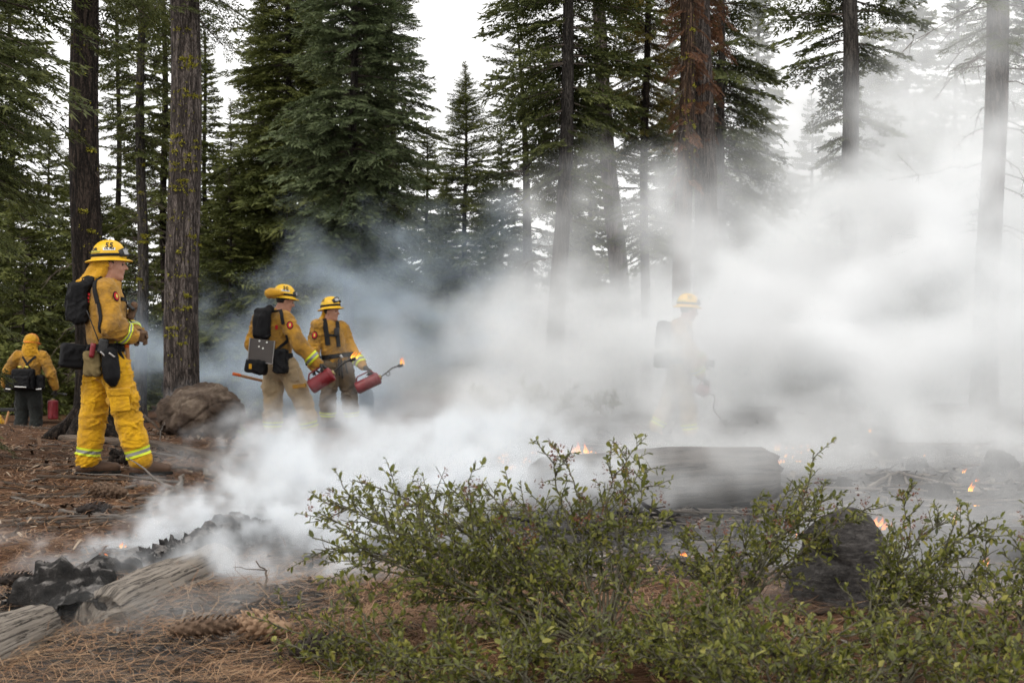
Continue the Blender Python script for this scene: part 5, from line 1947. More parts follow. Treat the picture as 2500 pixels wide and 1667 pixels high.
link('pack', (lambda s: s.mesh('pack', M['black_nylon'], folds(8, .012, 64)))(
    SDF(A3(-.6, -.35, .9), A3(.1, .35, 1.7), .013).rbox(A3(-.31, -.03, 1.32), (.075, .14, .18), .05, .02, rotm(0, .1, .2)).rbox(A3(-.33, -.05, 1.02), (.09, .16, .10), .04, .02)), p4)
strap(p4, JK, [(-.22, -.12, 1.50), (-.12, -.15, 1.53), (-.02, -.2, 1.42), (0, -.2, 1.25)], .045)
q4 = lambda x, y, dy=-.18: b4 + A3((x - 499) / 707, dy, (1459 - y) / 707)
drip_torch(q4(560, 960), q4(650, 1010), .15, 'drip torch pointed down at the ground inside the white smoke', [q4(712, 1030), q4(700, 1150), q4(765, 1235), q4(795, 1270)], (.05, .05, 3, 12, .05), (.4, 0, .9))

# ================= stooping firefighter beyond the flared trunk
d5 = 25.0
b5 = W(73, 1078, d5)
p5, P, JK, TR, RH, fw, rt = make_person(b5, dict(
    fwd=(.15, 1), look=(.35, .92, -.15), pelvis=(-.03, 0, .92), waist=(-.02, 0, 1.08), chest=(.0, .03, 1.35), head=(.02, .08, 1.68),
    shR=(.23, .02, 1.49), shL=(-.22, .02, 1.49), elR=(.38, -.02, 1.16), elL=(-.40, .0, 1.20), wrR=(.43, .05, .93), wrL=(-.47, .1, .98),
    haR=(.43, .08, .84), haL=(-.48, .14, .9), pnR=(-1, 0, 0), pnL=(1, 0, 0),
    hipR=(.08, 0, .88), hipL=(-.13, 0, .88), knR=(.10, .03, .46), knL=(-.16, .05, .46), anR=(.11, -.02, .10), anL=(-.18, .0, .10),
    toR=(.14, .14, .03), toL=(-.18, .16, .03)),
    'person in dark trousers and orange helmet seen from behind at far left', M['jacket_tan'], M['pants_dark'], .014, .013, M['glove_dark'], boots='boot_black', seed=81, fold=.013, bands=False, pant_r=1.12)
p5['group'] = HG
helmet_parts(p5, A3(.015, .06, 1.735), basis((.35, .92, -.12)), M['helmet_orange'], None, None, goggles=False)
S = SDF(A3(-.3, -.3, 1.4), A3(.35, .4, 2.0), .011)
S.cone(A3(.01, .03, 1.75), A3(-.005, .0, 1.60), .135, .115, .05)
S.cone(A3(-.01, -.02, 1.60), A3(-.0, -.02, 1.54), .12, .13, .03, (0, 1, 0), .8)
S.cone(A3(.10, -.02, 1.62), A3(.19, -.06, 1.50), .03, .018, .03)
link('neck_shroud', S.mesh('neck_shroud', M['shroud'], folds(11, .012, 85, (1, 1, 1.5))), p5)
strap(p5, JK, [(-.12, -.2, 1.50), (-.03, -.2, 1.38), (.08, -.2, 1.25)], .035)
strap(p5, JK, [(.14, -.2, 1.50), (.03, -.2, 1.38), (-.08, -.2, 1.25)], .035)
pk = soft_box(p5, 'pack', (-.03, -.24, 1.08), (.20, .09, .19), rotm(), M['black_nylon'], .05, vox=.013, seed=88, amp=.012)
soft_box(p5, 'pack_pocket', (-.03, -.34, 1.03), (.14, .05, .11), rotm(), M['black_nylon'], .03, vox=.012, seed=89, amp=.010)
for sx in (-1, 1):
    soft_box(p5, 'hip_pouch', (-.03 + sx * .27, -.16, 1.03), (.07, .07, .13), rotm(), M['black_nylon'], .03, vox=.012, seed=90, amp=.010)
    tool_bar('pouch_trim', A3(-.03 + sx * .31, -.235, .915), A3(-.03 + sx * .22, -.24, .905), .012, M['decal_white'], p5)
tool_bar('pouch_trim', A3(-.13, -.395, .955), A3(.07, -.395, .945), .010, M['decal_white'], p5)
for sx in (-.09, .03):
    tool_bar('yellow_buckle', A3(sx - .03, -.25, 1.30), A3(sx + .03, -.25, 1.29), .018, M['reflector'], p5)
q5 = lambda x, y, dy=.02: b5 + A3((x - 360) / 681, dy, 1.88 - (y - 180) / 681)
drip_torch(q5(632, 1190), q5(632, 960), .18, 'bright red drip torch carried upright by the person at far left', [q5(650, 920), q5(700, 880), q5(770, 895)], (.001, .001, 1, 3, .1), (.2, -1, 0))
# ------------------------------------------------------------------ wood, rock and plants on the ground
def dv(v):
    """distance of flat ground seen at photograph row v"""
    return CAM_Z * FPX / (v - HOR)


def mat_wood(name, dark, light, crack=(0.02, 0.017, 0.015), axis_scale=(1, 1, 1), grain=40, rough=0.9):
    """weathered wood; grain runs along the attribute 'along'"""
    m = NT(name)
    al = m.attr('along')
    ar = m.attr('around')
    cb = m.n('CombineXYZ')
    m.l(m.math('MULTIPLY', al, 0.35), cb.inputs[0])
    m.l(m.math('MULTIPLY', ar, 3.2), cb.inputs[1])
    n1 = m.noise(cb.outputs[0], 4.0, 6, 0.65, 0.05)
    cb2 = m.n('CombineXYZ')
    m.l(m.math('MULTIPLY', al, 0.9), cb2.inputs[0])
    m.l(m.math('MULTIPLY', ar, 11.0), cb2.inputs[1])
    n2 = m.noise(cb2.outputs[0], 3.0, 4, 0.6, 0.0)
    n3 = m.noise(m.coord(), 3.0, 5, 0.6)
    c = m.mix(n1, dark, light)
    c = m.mix(m.math('MULTIPLY', n3, 0.7), c, dark)
    ck = m.ramp(n2, [(0.37, (1, 1, 1)), (0.43, (0, 0, 0))])
    ck2 = m.ramp(m.math('ABSOLUTE', m.math('SUBTRACT', n1, 0.47)), [(0.0, (1, 1, 1)), (0.016, (0, 0, 0))])
    c = m.mix(ck, c, tuple(x * 2.2 for x in crack))
    c = m.mix(ck2, c, crack)
    m.col(c)
    m.set(rough, 0.15)
    m.bump(m.math('SUBTRACT', m.math('ADD', n1, m.math('MULTIPLY', n2, .6)), m.math('ADD', ck2, m.math('MULTIPLY', ck, .5))), 0.8, 0.02)
    return m.m


M['wood_grey'] = mat_wood('wood_grey', (0.17, 0.145, 0.12), (0.34, 0.30, 0.26), (0.035, 0.03, 0.026))
M['wood_brown'] = mat_wood('wood_brown', (0.10, 0.072, 0.054), (0.25, 0.195, 0.15))
M['wood_char'] = mat_wood('wood_char', (0.018, 0.016, 0.016), (0.052, 0.046, 0.044), (0.006, 0.006, 0.006))
M['wood_ash'] = mat_wood('wood_ash', (0.20, 0.175, 0.155), (0.42, 0.38, 0.34))
M['wood_smoked'] = mat_wood('wood_smoked', (0.050, 0.043, 0.038), (0.17, 0.150, 0.132), (0.006, 0.005, 0.005))
_m = NT('char')
_v = _m.coord()
_n = _m.noise(_v, 16, 6, 0.7)
_vo = _m.n('TexVoronoi', Scale=75, feature='DISTANCE_TO_EDGE')
_m.l(_v, _vo.inputs['Vector'])
_c = _m.ramp(_n, [(0.3, (0.006, 0.006, 0.006)), (0.58, (0.022, 0.020, 0.019)), (0.74, (0.10, 0.094, 0.09))])
_ge = _m.n('NewGeometry')
_sp = _m.n('SeparateXYZ')
_m.l(_ge.outputs['Normal'], _sp.inputs[0])
_as = _m.ramp(_m.math('ADD', _m.math('MULTIPLY', _sp.outputs[2], .5), _m.math('MULTIPLY', _n, .9)), [(0.84, (0, 0, 0)), (1.08, (1, 1, 1))])
_m.col(_m.mix(_m.math('MULTIPLY', _as, .8), _c, (0.21, 0.195, 0.185)))     # grey ash settled on the burnt wood
_m.set(0.8, 0.2)
_m.bump(_m.math('ADD', _n, _m.math('MULTIPLY', _m.ramp(_vo.outputs['Distance'], [(0, (0, 0, 0)), (.12, (1, 1, 1))]), .08)), 0.9, 0.02)
M['char'] = _m.m
_m = NT('boulder_rock')
_v = _m.coord()
_n = _m.noise(_v, 3.2, 7, 0.65, 0.4)
_n2 = _m.noise(_v, 22, 6, 0.7)
_c = _m.ramp(_n, [(0.34, (0.026, 0.020, 0.016)), (0.48, (0.080, 0.058, 0.044)), (0.58, (0.155, 0.118, 0.090)), (0.70, (0.28, 0.225, 0.175))])
_m.col(_m.mix(_m.math('MULTIPLY', _n2, 0.6), _c, (0.05, 0.035, 0.027)))
_m.set(0.9, 0.15)
_m.bump(_m.math('ADD', _n, _m.math('MULTIPLY', _n2, 0.4)), 0.8, 0.03)
M['rock'] = _m.m


def log_mesh(name, path, rads, mat, k=22, seed=1, rough=.08, crackamp=.03, n=60):
    path = np.asarray(path, float)
    t = np.linspace(0, len(path) - 1, n)
    P = np.stack([np.interp(t, np.arange(len(path)), path[:, i]) for i in range(3)], -1)
    if len(path) > 2:
        for _ in range(8):
            P[1:-1] = (P[:-2] + P[1:-1] * 2 + P[2:]) / 4
    R = np.interp(t, np.arange(len(path)), rads) if not np.isscalar(rads) else np.full(n, rads)
    L = np.concatenate([[0], np.cumsum(np.linalg.norm(np.diff(P, axis=0), axis=1))])
    a = np.linspace(0, 2 * np.pi, k, endpoint=False)
    Q = np.stack(np.broadcast_arrays(np.cos(a)[None] * 1.5, np.sin(a)[None] * 1.5, L[:, None] * 1.6), -1)
    rr = 1 + rough * 1.4 * fbm(Q, 3, seed) - crackamp * np.maximum(0, 1 - np.abs(vnoise(Q * np.array([3.2, 3.2, .35]), seed + 4)) * 7)
    end = .80 + .2 * sstep(0, .05, L / L[-1]) * sstep(1, .95, L / L[-1])
    RR = R[:, None] * rr * end[:, None]
    V, F = tube(P, RR, k, False)
    al = np.repeat(L, k)
    ar = np.tile(np.minimum(a, 2 * np.pi - a) / np.pi, n)
    for (e, q, sg) in ((0, 1, -1), (n - 1, n - 2, 1)):
        ax = (P[e] - P[q]) / np.linalg.norm(P[e] - P[q])
        ring0 = V[e * k:(e + 1) * k]
        prev = e * k
        for (sc, ou) in ((.86, .02), (.6, .0), (.3, .03), (.04, .0)):
            nv = P[e] + (ring0 - P[e]) * sc
            nv = nv + ax * (R[e] * (ou * 3 + .5 * fbm(nv * 22 / max(.3, R[e] * 10), 3, seed + 9)))[:, None]
            st = len(V)
            V = np.concatenate([V, nv])
            al = np.concatenate([al, np.full(k, L[e] + sg * (1 - sc) * R[e] * 5)])
            ar = np.concatenate([ar, ar[:k] * (.3 + .7 * sc)])
            for j in range(k):
                f_ = (prev + j, prev + (j + 1) % k, st + (j + 1) % k, st + j)
                F.append(f_ if sg > 0 else f_[::-1])
            prev = st
        F.append(tuple(prev + j for j in (range(k) if sg > 0 else range(k - 1, -1, -1))))
    return mesh_np(name, V, F, mat, True, {'along': al + seed * 3.1, 'around': ar + seed * 1.7})


def lay(u, v, r=0.0, d=None):
    """point on the ground seen at u,v raised by r"""
    d = dv(v) if d is None else d
    x = (u - 1250) / FPX * d
    return np.array([x, d, gz(x, d) + r])


def thing_mesh(name, me, label, cat, group=None, loc=None):
    """top-level mesh with origin at its base"""
    n = len(me.vertices)
    V = np.empty(n * 3)
    me.vertices.foreach_get('co', V)
    V = V.reshape(-1, 3)
    c = np.array([V[:, 0].mean(), V[:, 1].mean(), V[:, 2].min()])
    me.vertices.foreach_set('co', (V - c).astype(np.float32).ravel())
    me.update()
    return tag(link(name, me, None, c), label, cat, group)


# boulder
c = lay(480, 1066)
S = SDF(c + A3(-.85, -.6, -.25), c + A3(.85, .7, 1.0), .013)
S.ell(c + A3(-.02, .1, .27), (.50, .42, .40), .1)
S.ell(c + A3(-.30, .05, .16), (.30, .34, .22), .12)
S.ell(c + A3(.30, .08, .22), (.30, .36, .32), .12)
S.ell(c + A3(.02, .08, .50), (.30, .28, .18), .10)
S.facet(c + A3(0, .08, .26), (.58, .44, .40), 26, 4, .80, 1.02)


def rock_disp(seed, amp, sc):
    def fn(V):
        P = V * sc
        st = V @ rotm(.3, .5, 0).T * sc * np.array([.7, .7, 3.2])
        return amp * fbm(P, 5, seed) - amp * .55 * np.maximum(0, 1 - np.abs(fbm(st * .6, 2, seed + 2)) * 9) + amp * 1.4 * np.abs(fbm(P * 1.9, 5, seed + 6)) - amp * .5 * np.maximum(0, 1 - np.abs(fbm(P * 1.1 + 7, 3, seed + 8)) * 8)
    return fn


thing_mesh('boulder', S.mesh('boulder', M['rock'], rock_disp(3, .042, 3.0)), 'large rough brown boulder in front of the lichened trunk', 'boulder')

# burnt pointed stump among the bushes
c = lay(2070, 1500)
S = SDF(c + A3(-.45, -.4, -.12), c + A3(.45, .5, .55), .008)
S.chain([c + A3(.0, .05, -.1), c + A3(.01, .04, .14), c + A3(.015, .03, .245), c + A3(-.005, .03, .30)], [.275, .20, .11, .035], .03, n=(0, 1, 0), sq=.8)
S.rbox(c + A3(-.265, -.12, .27), (.12, .3, .2), .01, .02, rotm(.2, -.62, .3), op='sub')
S.rbox(c + A3(.315, -.1, .27), (.12, .3, .22), .01, .02, rotm(.1, .55, -.2), op='sub')
S.rbox(c + A3(.02, -.26, .20), (.3, .10, .3), .01, .02, rotm(-.55, .0, .1), op='sub')


S.facet(c + A3(0, .04, .10), (.23, .20, .19), 12, 17, .84, 1.02)


def char_disp(seed, amp):
    def fn(V):
        st = V @ rotm(0, .9, .2).T * np.array([6, 14, 34])
        return amp * fbm(st, 3, seed) + amp * .5 * fbm(V * 40, 2, seed + 3)
    return fn


_m = NT('char_stone')
_v = _m.coord()
_mp = _m.n('Mapping')
_mp.inputs['Rotation'].default_value = (0, .7, .2)
_mp.inputs['Scale'].default_value = (1, 1.5, 3.5)
_m.l(_v, _mp.inputs['Vector'])
_n = _m.noise(_mp.outputs[0], 16, 7, 0.72)
_n2 = _m.noise(_v, 60, 5, 0.7)
_m.col(_m.ramp(_m.math('ADD', _m.math('MULTIPLY', _n, .7), _m.math('MULTIPLY', _n2, .3)), [(0.36, (0.018, 0.016, 0.016)), (0.5, (0.060, 0.055, 0.053)), (0.62, (0.125, 0.115, 0.11))]))
_m.set(0.85, 0.2)
_m.bump(_m.math('ADD', _n, _m.math('MULTIPLY', _n2, 0.5)), 0.9, 0.02)
M['char_stone'] = _m.m
M['char_grey'] = mat_wood('char_grey', (0.048, 0.044, 0.043), (0.120, 0.110, 0.106), (0.018, 0.016, 0.016))
thing_mesh('charred_stump', S.mesh('charred_stump', M['char_stone'], char_disp(5, .008), lambda V: {'along': (V @ rotm(0, .9, .2).T)[:, 0] * 10, 'around': (V @ rotm(0, .9, .2).T)[:, 2] * 8}),
           'charred pointed stump with slanting grain behind the green bushes', 'stump')
c = lay(893, 1052, 0, 21)
S = SDF(c + A3(-.3, -.3, -.1), c + A3(.3, .3, .65), .014)
S.cone(c, c + A3(.01, 0, .42), .13, .10, .02)
thing_mesh('charred_stump', S.mesh('charred_stump', M['char'], char_disp(8, .018)), 'dark burnt stump standing in smoke behind the outheld drip torch', 'stump')

# big fallen logs
thing_mesh('fallen_log', log_mesh('fallen_log', [W(1888, 1160, 9.2), W(1620, 1172, 9.1), W(1300, 1192, 9.0)], [.185, .205, .2], M['wood_smoked'], 72, 3, .07, .13, 140),
           'thick grey fallen log with long cracks lying in smoke behind the bushes', 'log', 'fallen logs')
thing_mesh('fallen_log', log_mesh('fallen_log', [W(2120, 1335, 6.7), W(2350, 1325, 6.8), W(2640, 1335, 6.9)], [.075, .09, .09], M['wood_char'], 26, 5, .08, .04),
           'blackened log lying right of the charred pointed stump', 'log', 'fallen logs')
thing_mesh('fallen_log', log_mesh('fallen_log', [lay(244, 1545, .015), lay(540, 1398, .01)], [.115, .10], M['wood_grey'], 34, 7, .14, .10, 70),
           'pale weathered log with split grain half buried beside black char', 'log', 'fallen logs')
thing_mesh('fallen_log', log_mesh('fallen_log', [lay(-160, 1700, .03), lay(105, 1552, .02)], [.11, .085], M['wood_grey'], 30, 9, .14, .10, 60),
           'pale weathered log cut off by the lower left corner', 'log', 'fallen logs')
thing_mesh('fallen_log', log_mesh('fallen_log', [lay(150, 1072, .05), lay(383, 1100, .06), lay(610, 1142, .04)], [.055, .06, .055], M['wood_brown'], 20, 11, .05, .03),
           'long straight pole log lying behind the legs of the firefighter in bright yellow trousers', 'log', 'fallen logs')
# long charred log with ragged crest
pts = [(20, 1500, .05), (145, 1470, .08), (221, 1452, .10), (349, 1404, .10), (468, 1366, .11), (579, 1325, .12), (700, 1320, .12), (830, 1325, .08)]
PP = [lay(u, v, z) for u, v, z in pts]
lo_, hi_ = np.min(PP, 0) - .35, np.max(PP, 0) + .35
S = SDF(lo_, hi_, .016)
S.chain([p - A3(0, 0, .085) for p in PP], [.05, .06, .07, .06, .065, .07, .075, .05], .03, n=(0, 0, 1), sq=.75)
S.ell(lay(160, 1500, .03), (.16, .16, .10), .05)
S.ell(lay(215, 1530, .02), (.13, .13, .09), .05)


def crest(V):
    r = fbm(V * 9, 4, 71)
    sp = np.maximum(0, fbm(V * np.array([22, 22, 6]), 3, 75))
    return .04 * r + .07 * sp


cl = thing_mesh('charred_log', S.mesh('charred_log', M['char'], crest), 'long smouldering log burnt black with a ragged crest, feeding the smoke plume', 'log')
_r = np.random.default_rng(91)
crm = MB()
_o = np.array(cl.location)
for i in range(900):
    t_ = _r.random() * (len(PP) - 1)
    j_ = int(t_)
    p_ = PP[j_] + (PP[min(j_ + 1, len(PP) - 1)] - PP[j_]) * (t_ - j_) + A3(_r.normal(0, .09), _r.normal(0, .10), 0)
    zs_ = gz(p_[0], p_[1]) + np.arange(0, .24, .012)
    sd_ = S.sample(np.stack([0 * zs_ + p_[0], 0 * zs_ + p_[1], zs_], -1))
    in_ = np.nonzero(sd_ < 0)[0]
    q_ = A3(p_[0], p_[1], (zs_[in_[-1]] + .008) if len(in_) else zs_[0] + .008)
    sz_ = min(.017, _r.lognormal(-4.6, .45))
    V, F = box((0, 0, 0), (sz_ * _r.uniform(.8, 3), sz_ * _r.uniform(.7, 1.6), sz_ * _r.uniform(.5, 1.3)), 0, rotm(*_r.uniform(-2, 2, 3)))
    crm.add(V * (1 + .22 * _r.normal(size=(8, 1))) + q_ - _o, F)
tag(crm.build('char_fragments', M['char'], cl, False), kind='stuff')
# bark chunk by the boot
c = lay(296, 1144)
S = SDF(c + A3(-.2, -.2, -.1), c + A3(.2, .2, .25), .011)
S.rbox(c + A3(0, 0, .05), (.10, .07, .07), .03, .02, rotm(.3, .3, .4))
thing_mesh('bark_chunk', S.mesh('bark_chunk', M['bark_dark'], rock_disp(9, .03, 9)), 'rough chunk of dark bark between the boots of the firefighter in bright yellow', 'bark')
LUMP = ['near the right edge, the biggest on the burnt ground', 'right of the arched pale branch', 'above the arched pale branch', 'below the long level pale branch', 'in the smoke left of the thick grey log', 'at the left end of the long level pale branch']
# dark lumps of char on the burnt ground
for i, (u, v, s) in enumerate([(2440, 1150, .16), (2240, 1135, .11), (2100, 1090, .10), (2290, 1215, .10), (1200, 1110, .12), (2060, 1180, .07)]):
    c = lay(u, v)
    S = SDF(c - A3(s * 1.6, s * 1.6, s), c + A3(s * 1.6, s * 1.6, s * 1.6), s / 9)
    S.ell(c + A3(0, 0, s * .35), (s, s * .9, s * .7), .02)
    S.facet(c + A3(0, 0, s * .35), (s, s * .9, s * .7), 14, 40 + i)
    thing_mesh('char_lump', S.mesh('char_lump', M['char'], rock_disp(20 + i, s * .2, 1.2 / s)), 'black lump of char ' + LUMP[i], 'char', 'lumps of char on the burnt ground')

# sticks
def stick(path, r0, mat, seed, twigs=2, k=7, n=14):
    r = np.random.default_rng(seed)
    path = np.asarray(path, float)
    t = np.linspace(0, len(path) - 1, n)
    P = np.stack([np.interp(t, np.arange(len(path)), path[:, i]) for i in range(3)], -1)
    L = np.linalg.norm(P[-1] - P[0])
    P[1:-1] += np.cumsum(r.normal(0, .010, (n - 2, 3)), 0) * L * np.array([1, 1, .25])
    g = gh(P[:, 0], P[:, 1])
    P[:, 2] = np.maximum(P[:, 2], g + r0 * .4)
    mb = MB()
    V, F = tube(P, np.linspace(r0, r0 * .55, n) * (1 + .15 * r.normal(size=n)), k)
    mb.add(V, F)
    al = [np.repeat(np.linspace(0, L, n), k)]
    ar = [np.tile(np.arange(k) / k, n)]
    for i in range(twigs):
        q = r.integers(2, n - 2)
        d = unit(P[q + 1] - P[q]) + r.normal(0, .8, 3) * np.array([1, 1, .5])
        d[2] = abs(d[2]) * .3
        l = L * r.uniform(.12, .35)
        tp = P[q] + unit(d) * np.linspace(0, l, 6)[:, None] + np.cumsum(r.normal(0, .03, (6, 3)), 0) * l
        tp[:, 2] = np.maximum(tp[:, 2], gh(tp[:, 0], tp[:, 1]) + .003)
        V, F = tube(tp, np.linspace(r0 * .5, r0 * .15, 6), 5)
        mb.add(V, F)
        al.append(np.repeat(np.linspace(0, l, 6), 5))
        ar.append(np.tile(np.arange(5) / 5, 6))
    me = mesh_np('stick', np.concatenate(mb.V), mb.F, mat, True, {'along': np.concatenate(al) + seed, 'around': np.concatenate(ar) + seed * .3})
    return me


def put_stick(px, r0, mat, seed, label, group, twigs=2, lift=0.0):
    path = [lay(p[0], p[1], (p[2] if len(p) > 2 else 0) + r0 * .8 + lift) for p in px]
    return thing_mesh('dead_branch', stick(path, r0, mat, seed, twigs), label, 'branch', group)


WB, WG, WA, WC = M['wood_brown'], M['wood_grey'], M['wood_ash'], M['wood_char']
GL, GR = 'dead branches on the needle litter', 'pale branches on the burnt ground'
named = [
    ([(115, 1308), (250, 1290), (400, 1258)], .016, WB, 'long straight branch pointing from the brown needles towards the plume'),
    ([(180, 1300), (300, 1272), (420, 1250)], .010, WA, 'paler branch lying just behind the long straight branch by the plume'),
    ([(0, 1122), (140, 1120), (285, 1136)], .016, WB, 'long low branch behind the rear boot of the firefighter in bright yellow'),
    ([(-20, 1146), (100, 1146), (210, 1150)], .014, WB, 'branch lying left of the rear boot, nearer than the long low branch'),
    ([(70, 1180), (130, 1165), (190, 1150)], .010, WA, 'short pale slanting stick touching the rear boot'),
    ([(402, 1222), (425, 1190), (447, 1160)], .024, WA, 'short thick pale stick pointing at the boulder'),
    ([(405, 1240), (460, 1222), (525, 1208)], .013, WA, 'pale branch lying between the short thick stick and the plume'),
    ([(500, 1150), (522, 1172), (530, 1190)], .022, WA, 'short pale stub beside the edge of the plume'),
    ([(338, 1250), (366, 1220)], .014, WA, 'short pale stick behind the long straight branch'),
    ([(0, 1300), (90, 1296), (160, 1300)], .008, WB, 'thin branch at the left edge below the pine cones'),
    ([(35, 1325), (40, 1290), (75, 1252)], .009, WB, 'forked twig rising at the left edge'),
    ([(30, 1275), (120, 1250), (200, 1228)], .007, WB, 'thin twig leading up to the large pine cone'),
    ([(352, 1060, .22), (383, 1068, .02)], .022, WB, 'dark stub leaning up beside the pole log'),
    ([(385, 1095, .0), (392, 1090, .16), (401, 1088, .27)], .006, WA, 'thin pale twig standing up in front of the pole log'),
    ([(2330, 1010), (2420, 1045), (2475, 1048), (2560, 1040)], .022, WA, 'curved pale branch high on the burnt ground at right'),
    ([(2180, 1075), (2330, 1072), (2460, 1052)], .018, WA, 'long pale branch joining the curved pale branch'),
    ([(1925, 1130), (1935, 1100), (1970, 1088)], .010, WA, 'hooked pale twig beside the end of the thick grey log'),
    ([(2120, 1190), (2170, 1170), (2215, 1160), (2220, 1180)], .018, WA, 'arched pale branch in the middle of the burnt ground'),
    ([(2150, 1150), (2195, 1195)], .013, WA, 'pale stick crossing under the arched branch'),
    ([(2120, 1200), (2260, 1192), (2440, 1195)], .013, WA, 'long level pale branch across the burnt ground'),
    ([(2140, 1250), (2145, 1215)], .012, WA, 'short upright pale stub below the arched branch'),
    ([(2190, 1275), (2240, 1310)], .012, WA, 'scorched stick slanting into the flames right of the pointed stump'),
    ([(1666, 1258), (1760, 1248), (1900, 1245)], .012, WA, 'pale pole lying along the foot of the thick grey log'),
    ([(560, 1530), (640, 1510, .01), (650, 1470, .06), (625, 1468, .10)], .005, WB, 'thin dark twig curling up in the foreground litter'),
    ([(420, 1668), (500, 1640), (560, 1625)], .006, WB, 'dark twig with reddish buds below the foreground cones'),
    ([(1930, 1545), (2010, 1535), (2080, 1525)], .014, WB, 'brown broken stick on the needles in front of the pointed stump'),
]
for i, (px, r0, mt, lab) in enumerate(named):
    put_stick(px, r0, mt, 200 + i, lab, None, 2 if len(px) > 2 else 0)
def stick_label(i, l, u, v, burnt):
    size = 'short' if l < .4 else ('medium' if l < .7 else 'long')
    if burnt:
        tone = ['pale', 'pale', 'blackened', 'brown'][i % 4]
        if u < 1500:
            at = 'in the smoke left of the thick grey log'
        elif u < 1900:
            at = 'behind the thick grey log' if v < 1120 else 'around the foot of the thick grey log'
        elif u < 2200:
            at = 'beyond the arched pale branch' if v < 1160 else ('around the arched pale branch' if v < 1240 else 'by the pointed stump')
        else:
            at = 'near the curved pale branch' if v < 1090 else ('around the long level pale branch' if v < 1230 else 'by the blackened log')
        return f'{size} {tone} scorched stick {at}'
    tone = ['greyish brown', 'greyish brown', 'pale'][i % 3]
    at = ('behind' if v < 1110 else ('beside' if v < 1170 else 'in front of'))
    at = at + (' the legs of the firefighter in bright yellow' if u < 330 else ' the pole log and boulder') if v < 1170 else ('around the pine cones' if u < 330 else 'by the edge of the plume')
    return f'{size} {tone} dead stick {at}'


rr = np.random.default_rng(77)
for i in range(100):
    v = 1040 + 260 * rr.random() ** 1.3
    u = rr.uniform(-40, 560)
    d = dv(v)
    l = rr.uniform(.15, .9)
    a = rr.normal(0, .6)
    x, y = (u - 1250) / FPX * d, d
    pa = [A3(x, y, 0), A3(x + l * math.cos(a), y + l * math.sin(a), 0)]
    for p_ in pa:
        p_[2] = gz(p_[0], p_[1]) + .008 + rr.random() * .02
    thing_mesh('dead_branch', stick(pa, rr.uniform(.006, .016), [WB, WB, WA][i % 3], 300 + i, rr.integers(0, 3), 6, 9),
               stick_label(i, l, u, v, 0), 'branch', GL)
for i in range(95):
    v = 1010 + 330 * rr.random() ** 1.2
    u = rr.uniform(1450, 2540) if i > 20 else rr.uniform(1050, 1500)
    d = dv(v)
    l = rr.uniform(.2, 1.1)
    a = rr.normal(0, .8)
    x, y = (u - 1250) / FPX * d, d
    pa = [A3(x, y, 0), A3(x + l * math.cos(a), y + l * math.sin(a), 0)]
    for p_ in pa:
        p_[2] = gz(p_[0], p_[1]) + .01 + rr.random() * .05
    thing_mesh('dead_branch', stick(pa, rr.uniform(.005, .015), [WA, WA, WC, WB][i % 4], 500 + i, rr.integers(0, 4), 6, 9),
               stick_label(i, l, u, v, 1), 'branch', GR)

# small burnt chips and ash flakes
r = np.random.default_rng(55)
n = 24000
y = 4.3 * np.power(26 / 4.3, r.random(n))
u = r.uniform(150, 2560, n)
x = (u - 1250) / FPX * y
kp = r.random(n) < np.clip(burn(x, y) + .12, 0, 1)
x, y = x[kp], y[kp]
n = len(x)
L = np.minimum(r.lognormal(-4.1, .65, n), .045) * np.clip(y / 8, .6, 1.9)
wd = L * r.uniform(.12, .5, n)
a = r.random(n) * 6.28
pit = r.normal(0, .3, n)
dx = np.stack([np.cos(a) * np.cos(pit), np.sin(a) * np.cos(pit), np.sin(pit)], -1)
sx = np.stack([-np.sin(a), np.cos(a), r.normal(0, .3, n)], -1)
c0 = np.stack([x, y, gh(x, y) + .004 + .3 * L * np.abs(np.sin(pit))], -1)
hh = np.stack([0 * x, 0 * x, wd * .6], -1)
V = np.stack([c0 - dx * L[:, None] - sx * wd[:, None], c0 + dx * L[:, None] - sx * wd[:, None] * .5, c0 + dx * L[:, None] + sx * wd[:, None], c0 - dx * L[:, None] + sx * wd[:, None] * .6, c0 + hh], 1)
kk = np.arange(n)[:, None] * 5
F = np.concatenate([kk + np.array([[0, 1, 4]]), kk + np.array([[1, 2, 4]]), kk + np.array([[2, 3, 4]]), kk + np.array([[3, 0, 4]])])
_m = NT('burnt_chips')
_m.col(_m.ramp(_m.attr('tint'), [(0.0, (0.008, 0.008, 0.008)), (0.5, (0.03, 0.027, 0.025)), (0.75, (0.07, 0.06, 0.05)), (1.0, (0.20, 0.18, 0.16))]))
_m.set(0.9, 0.15)
tag(link('burnt_litter', mesh_np('burnt_litter', V.reshape(-1, 3), F, _m.m, False, {'tint': np.repeat(r.random(n), 5)})), 'burnt chips, bark and ash flakes scattered over the scorched ground', 'litter', kind='stuff')

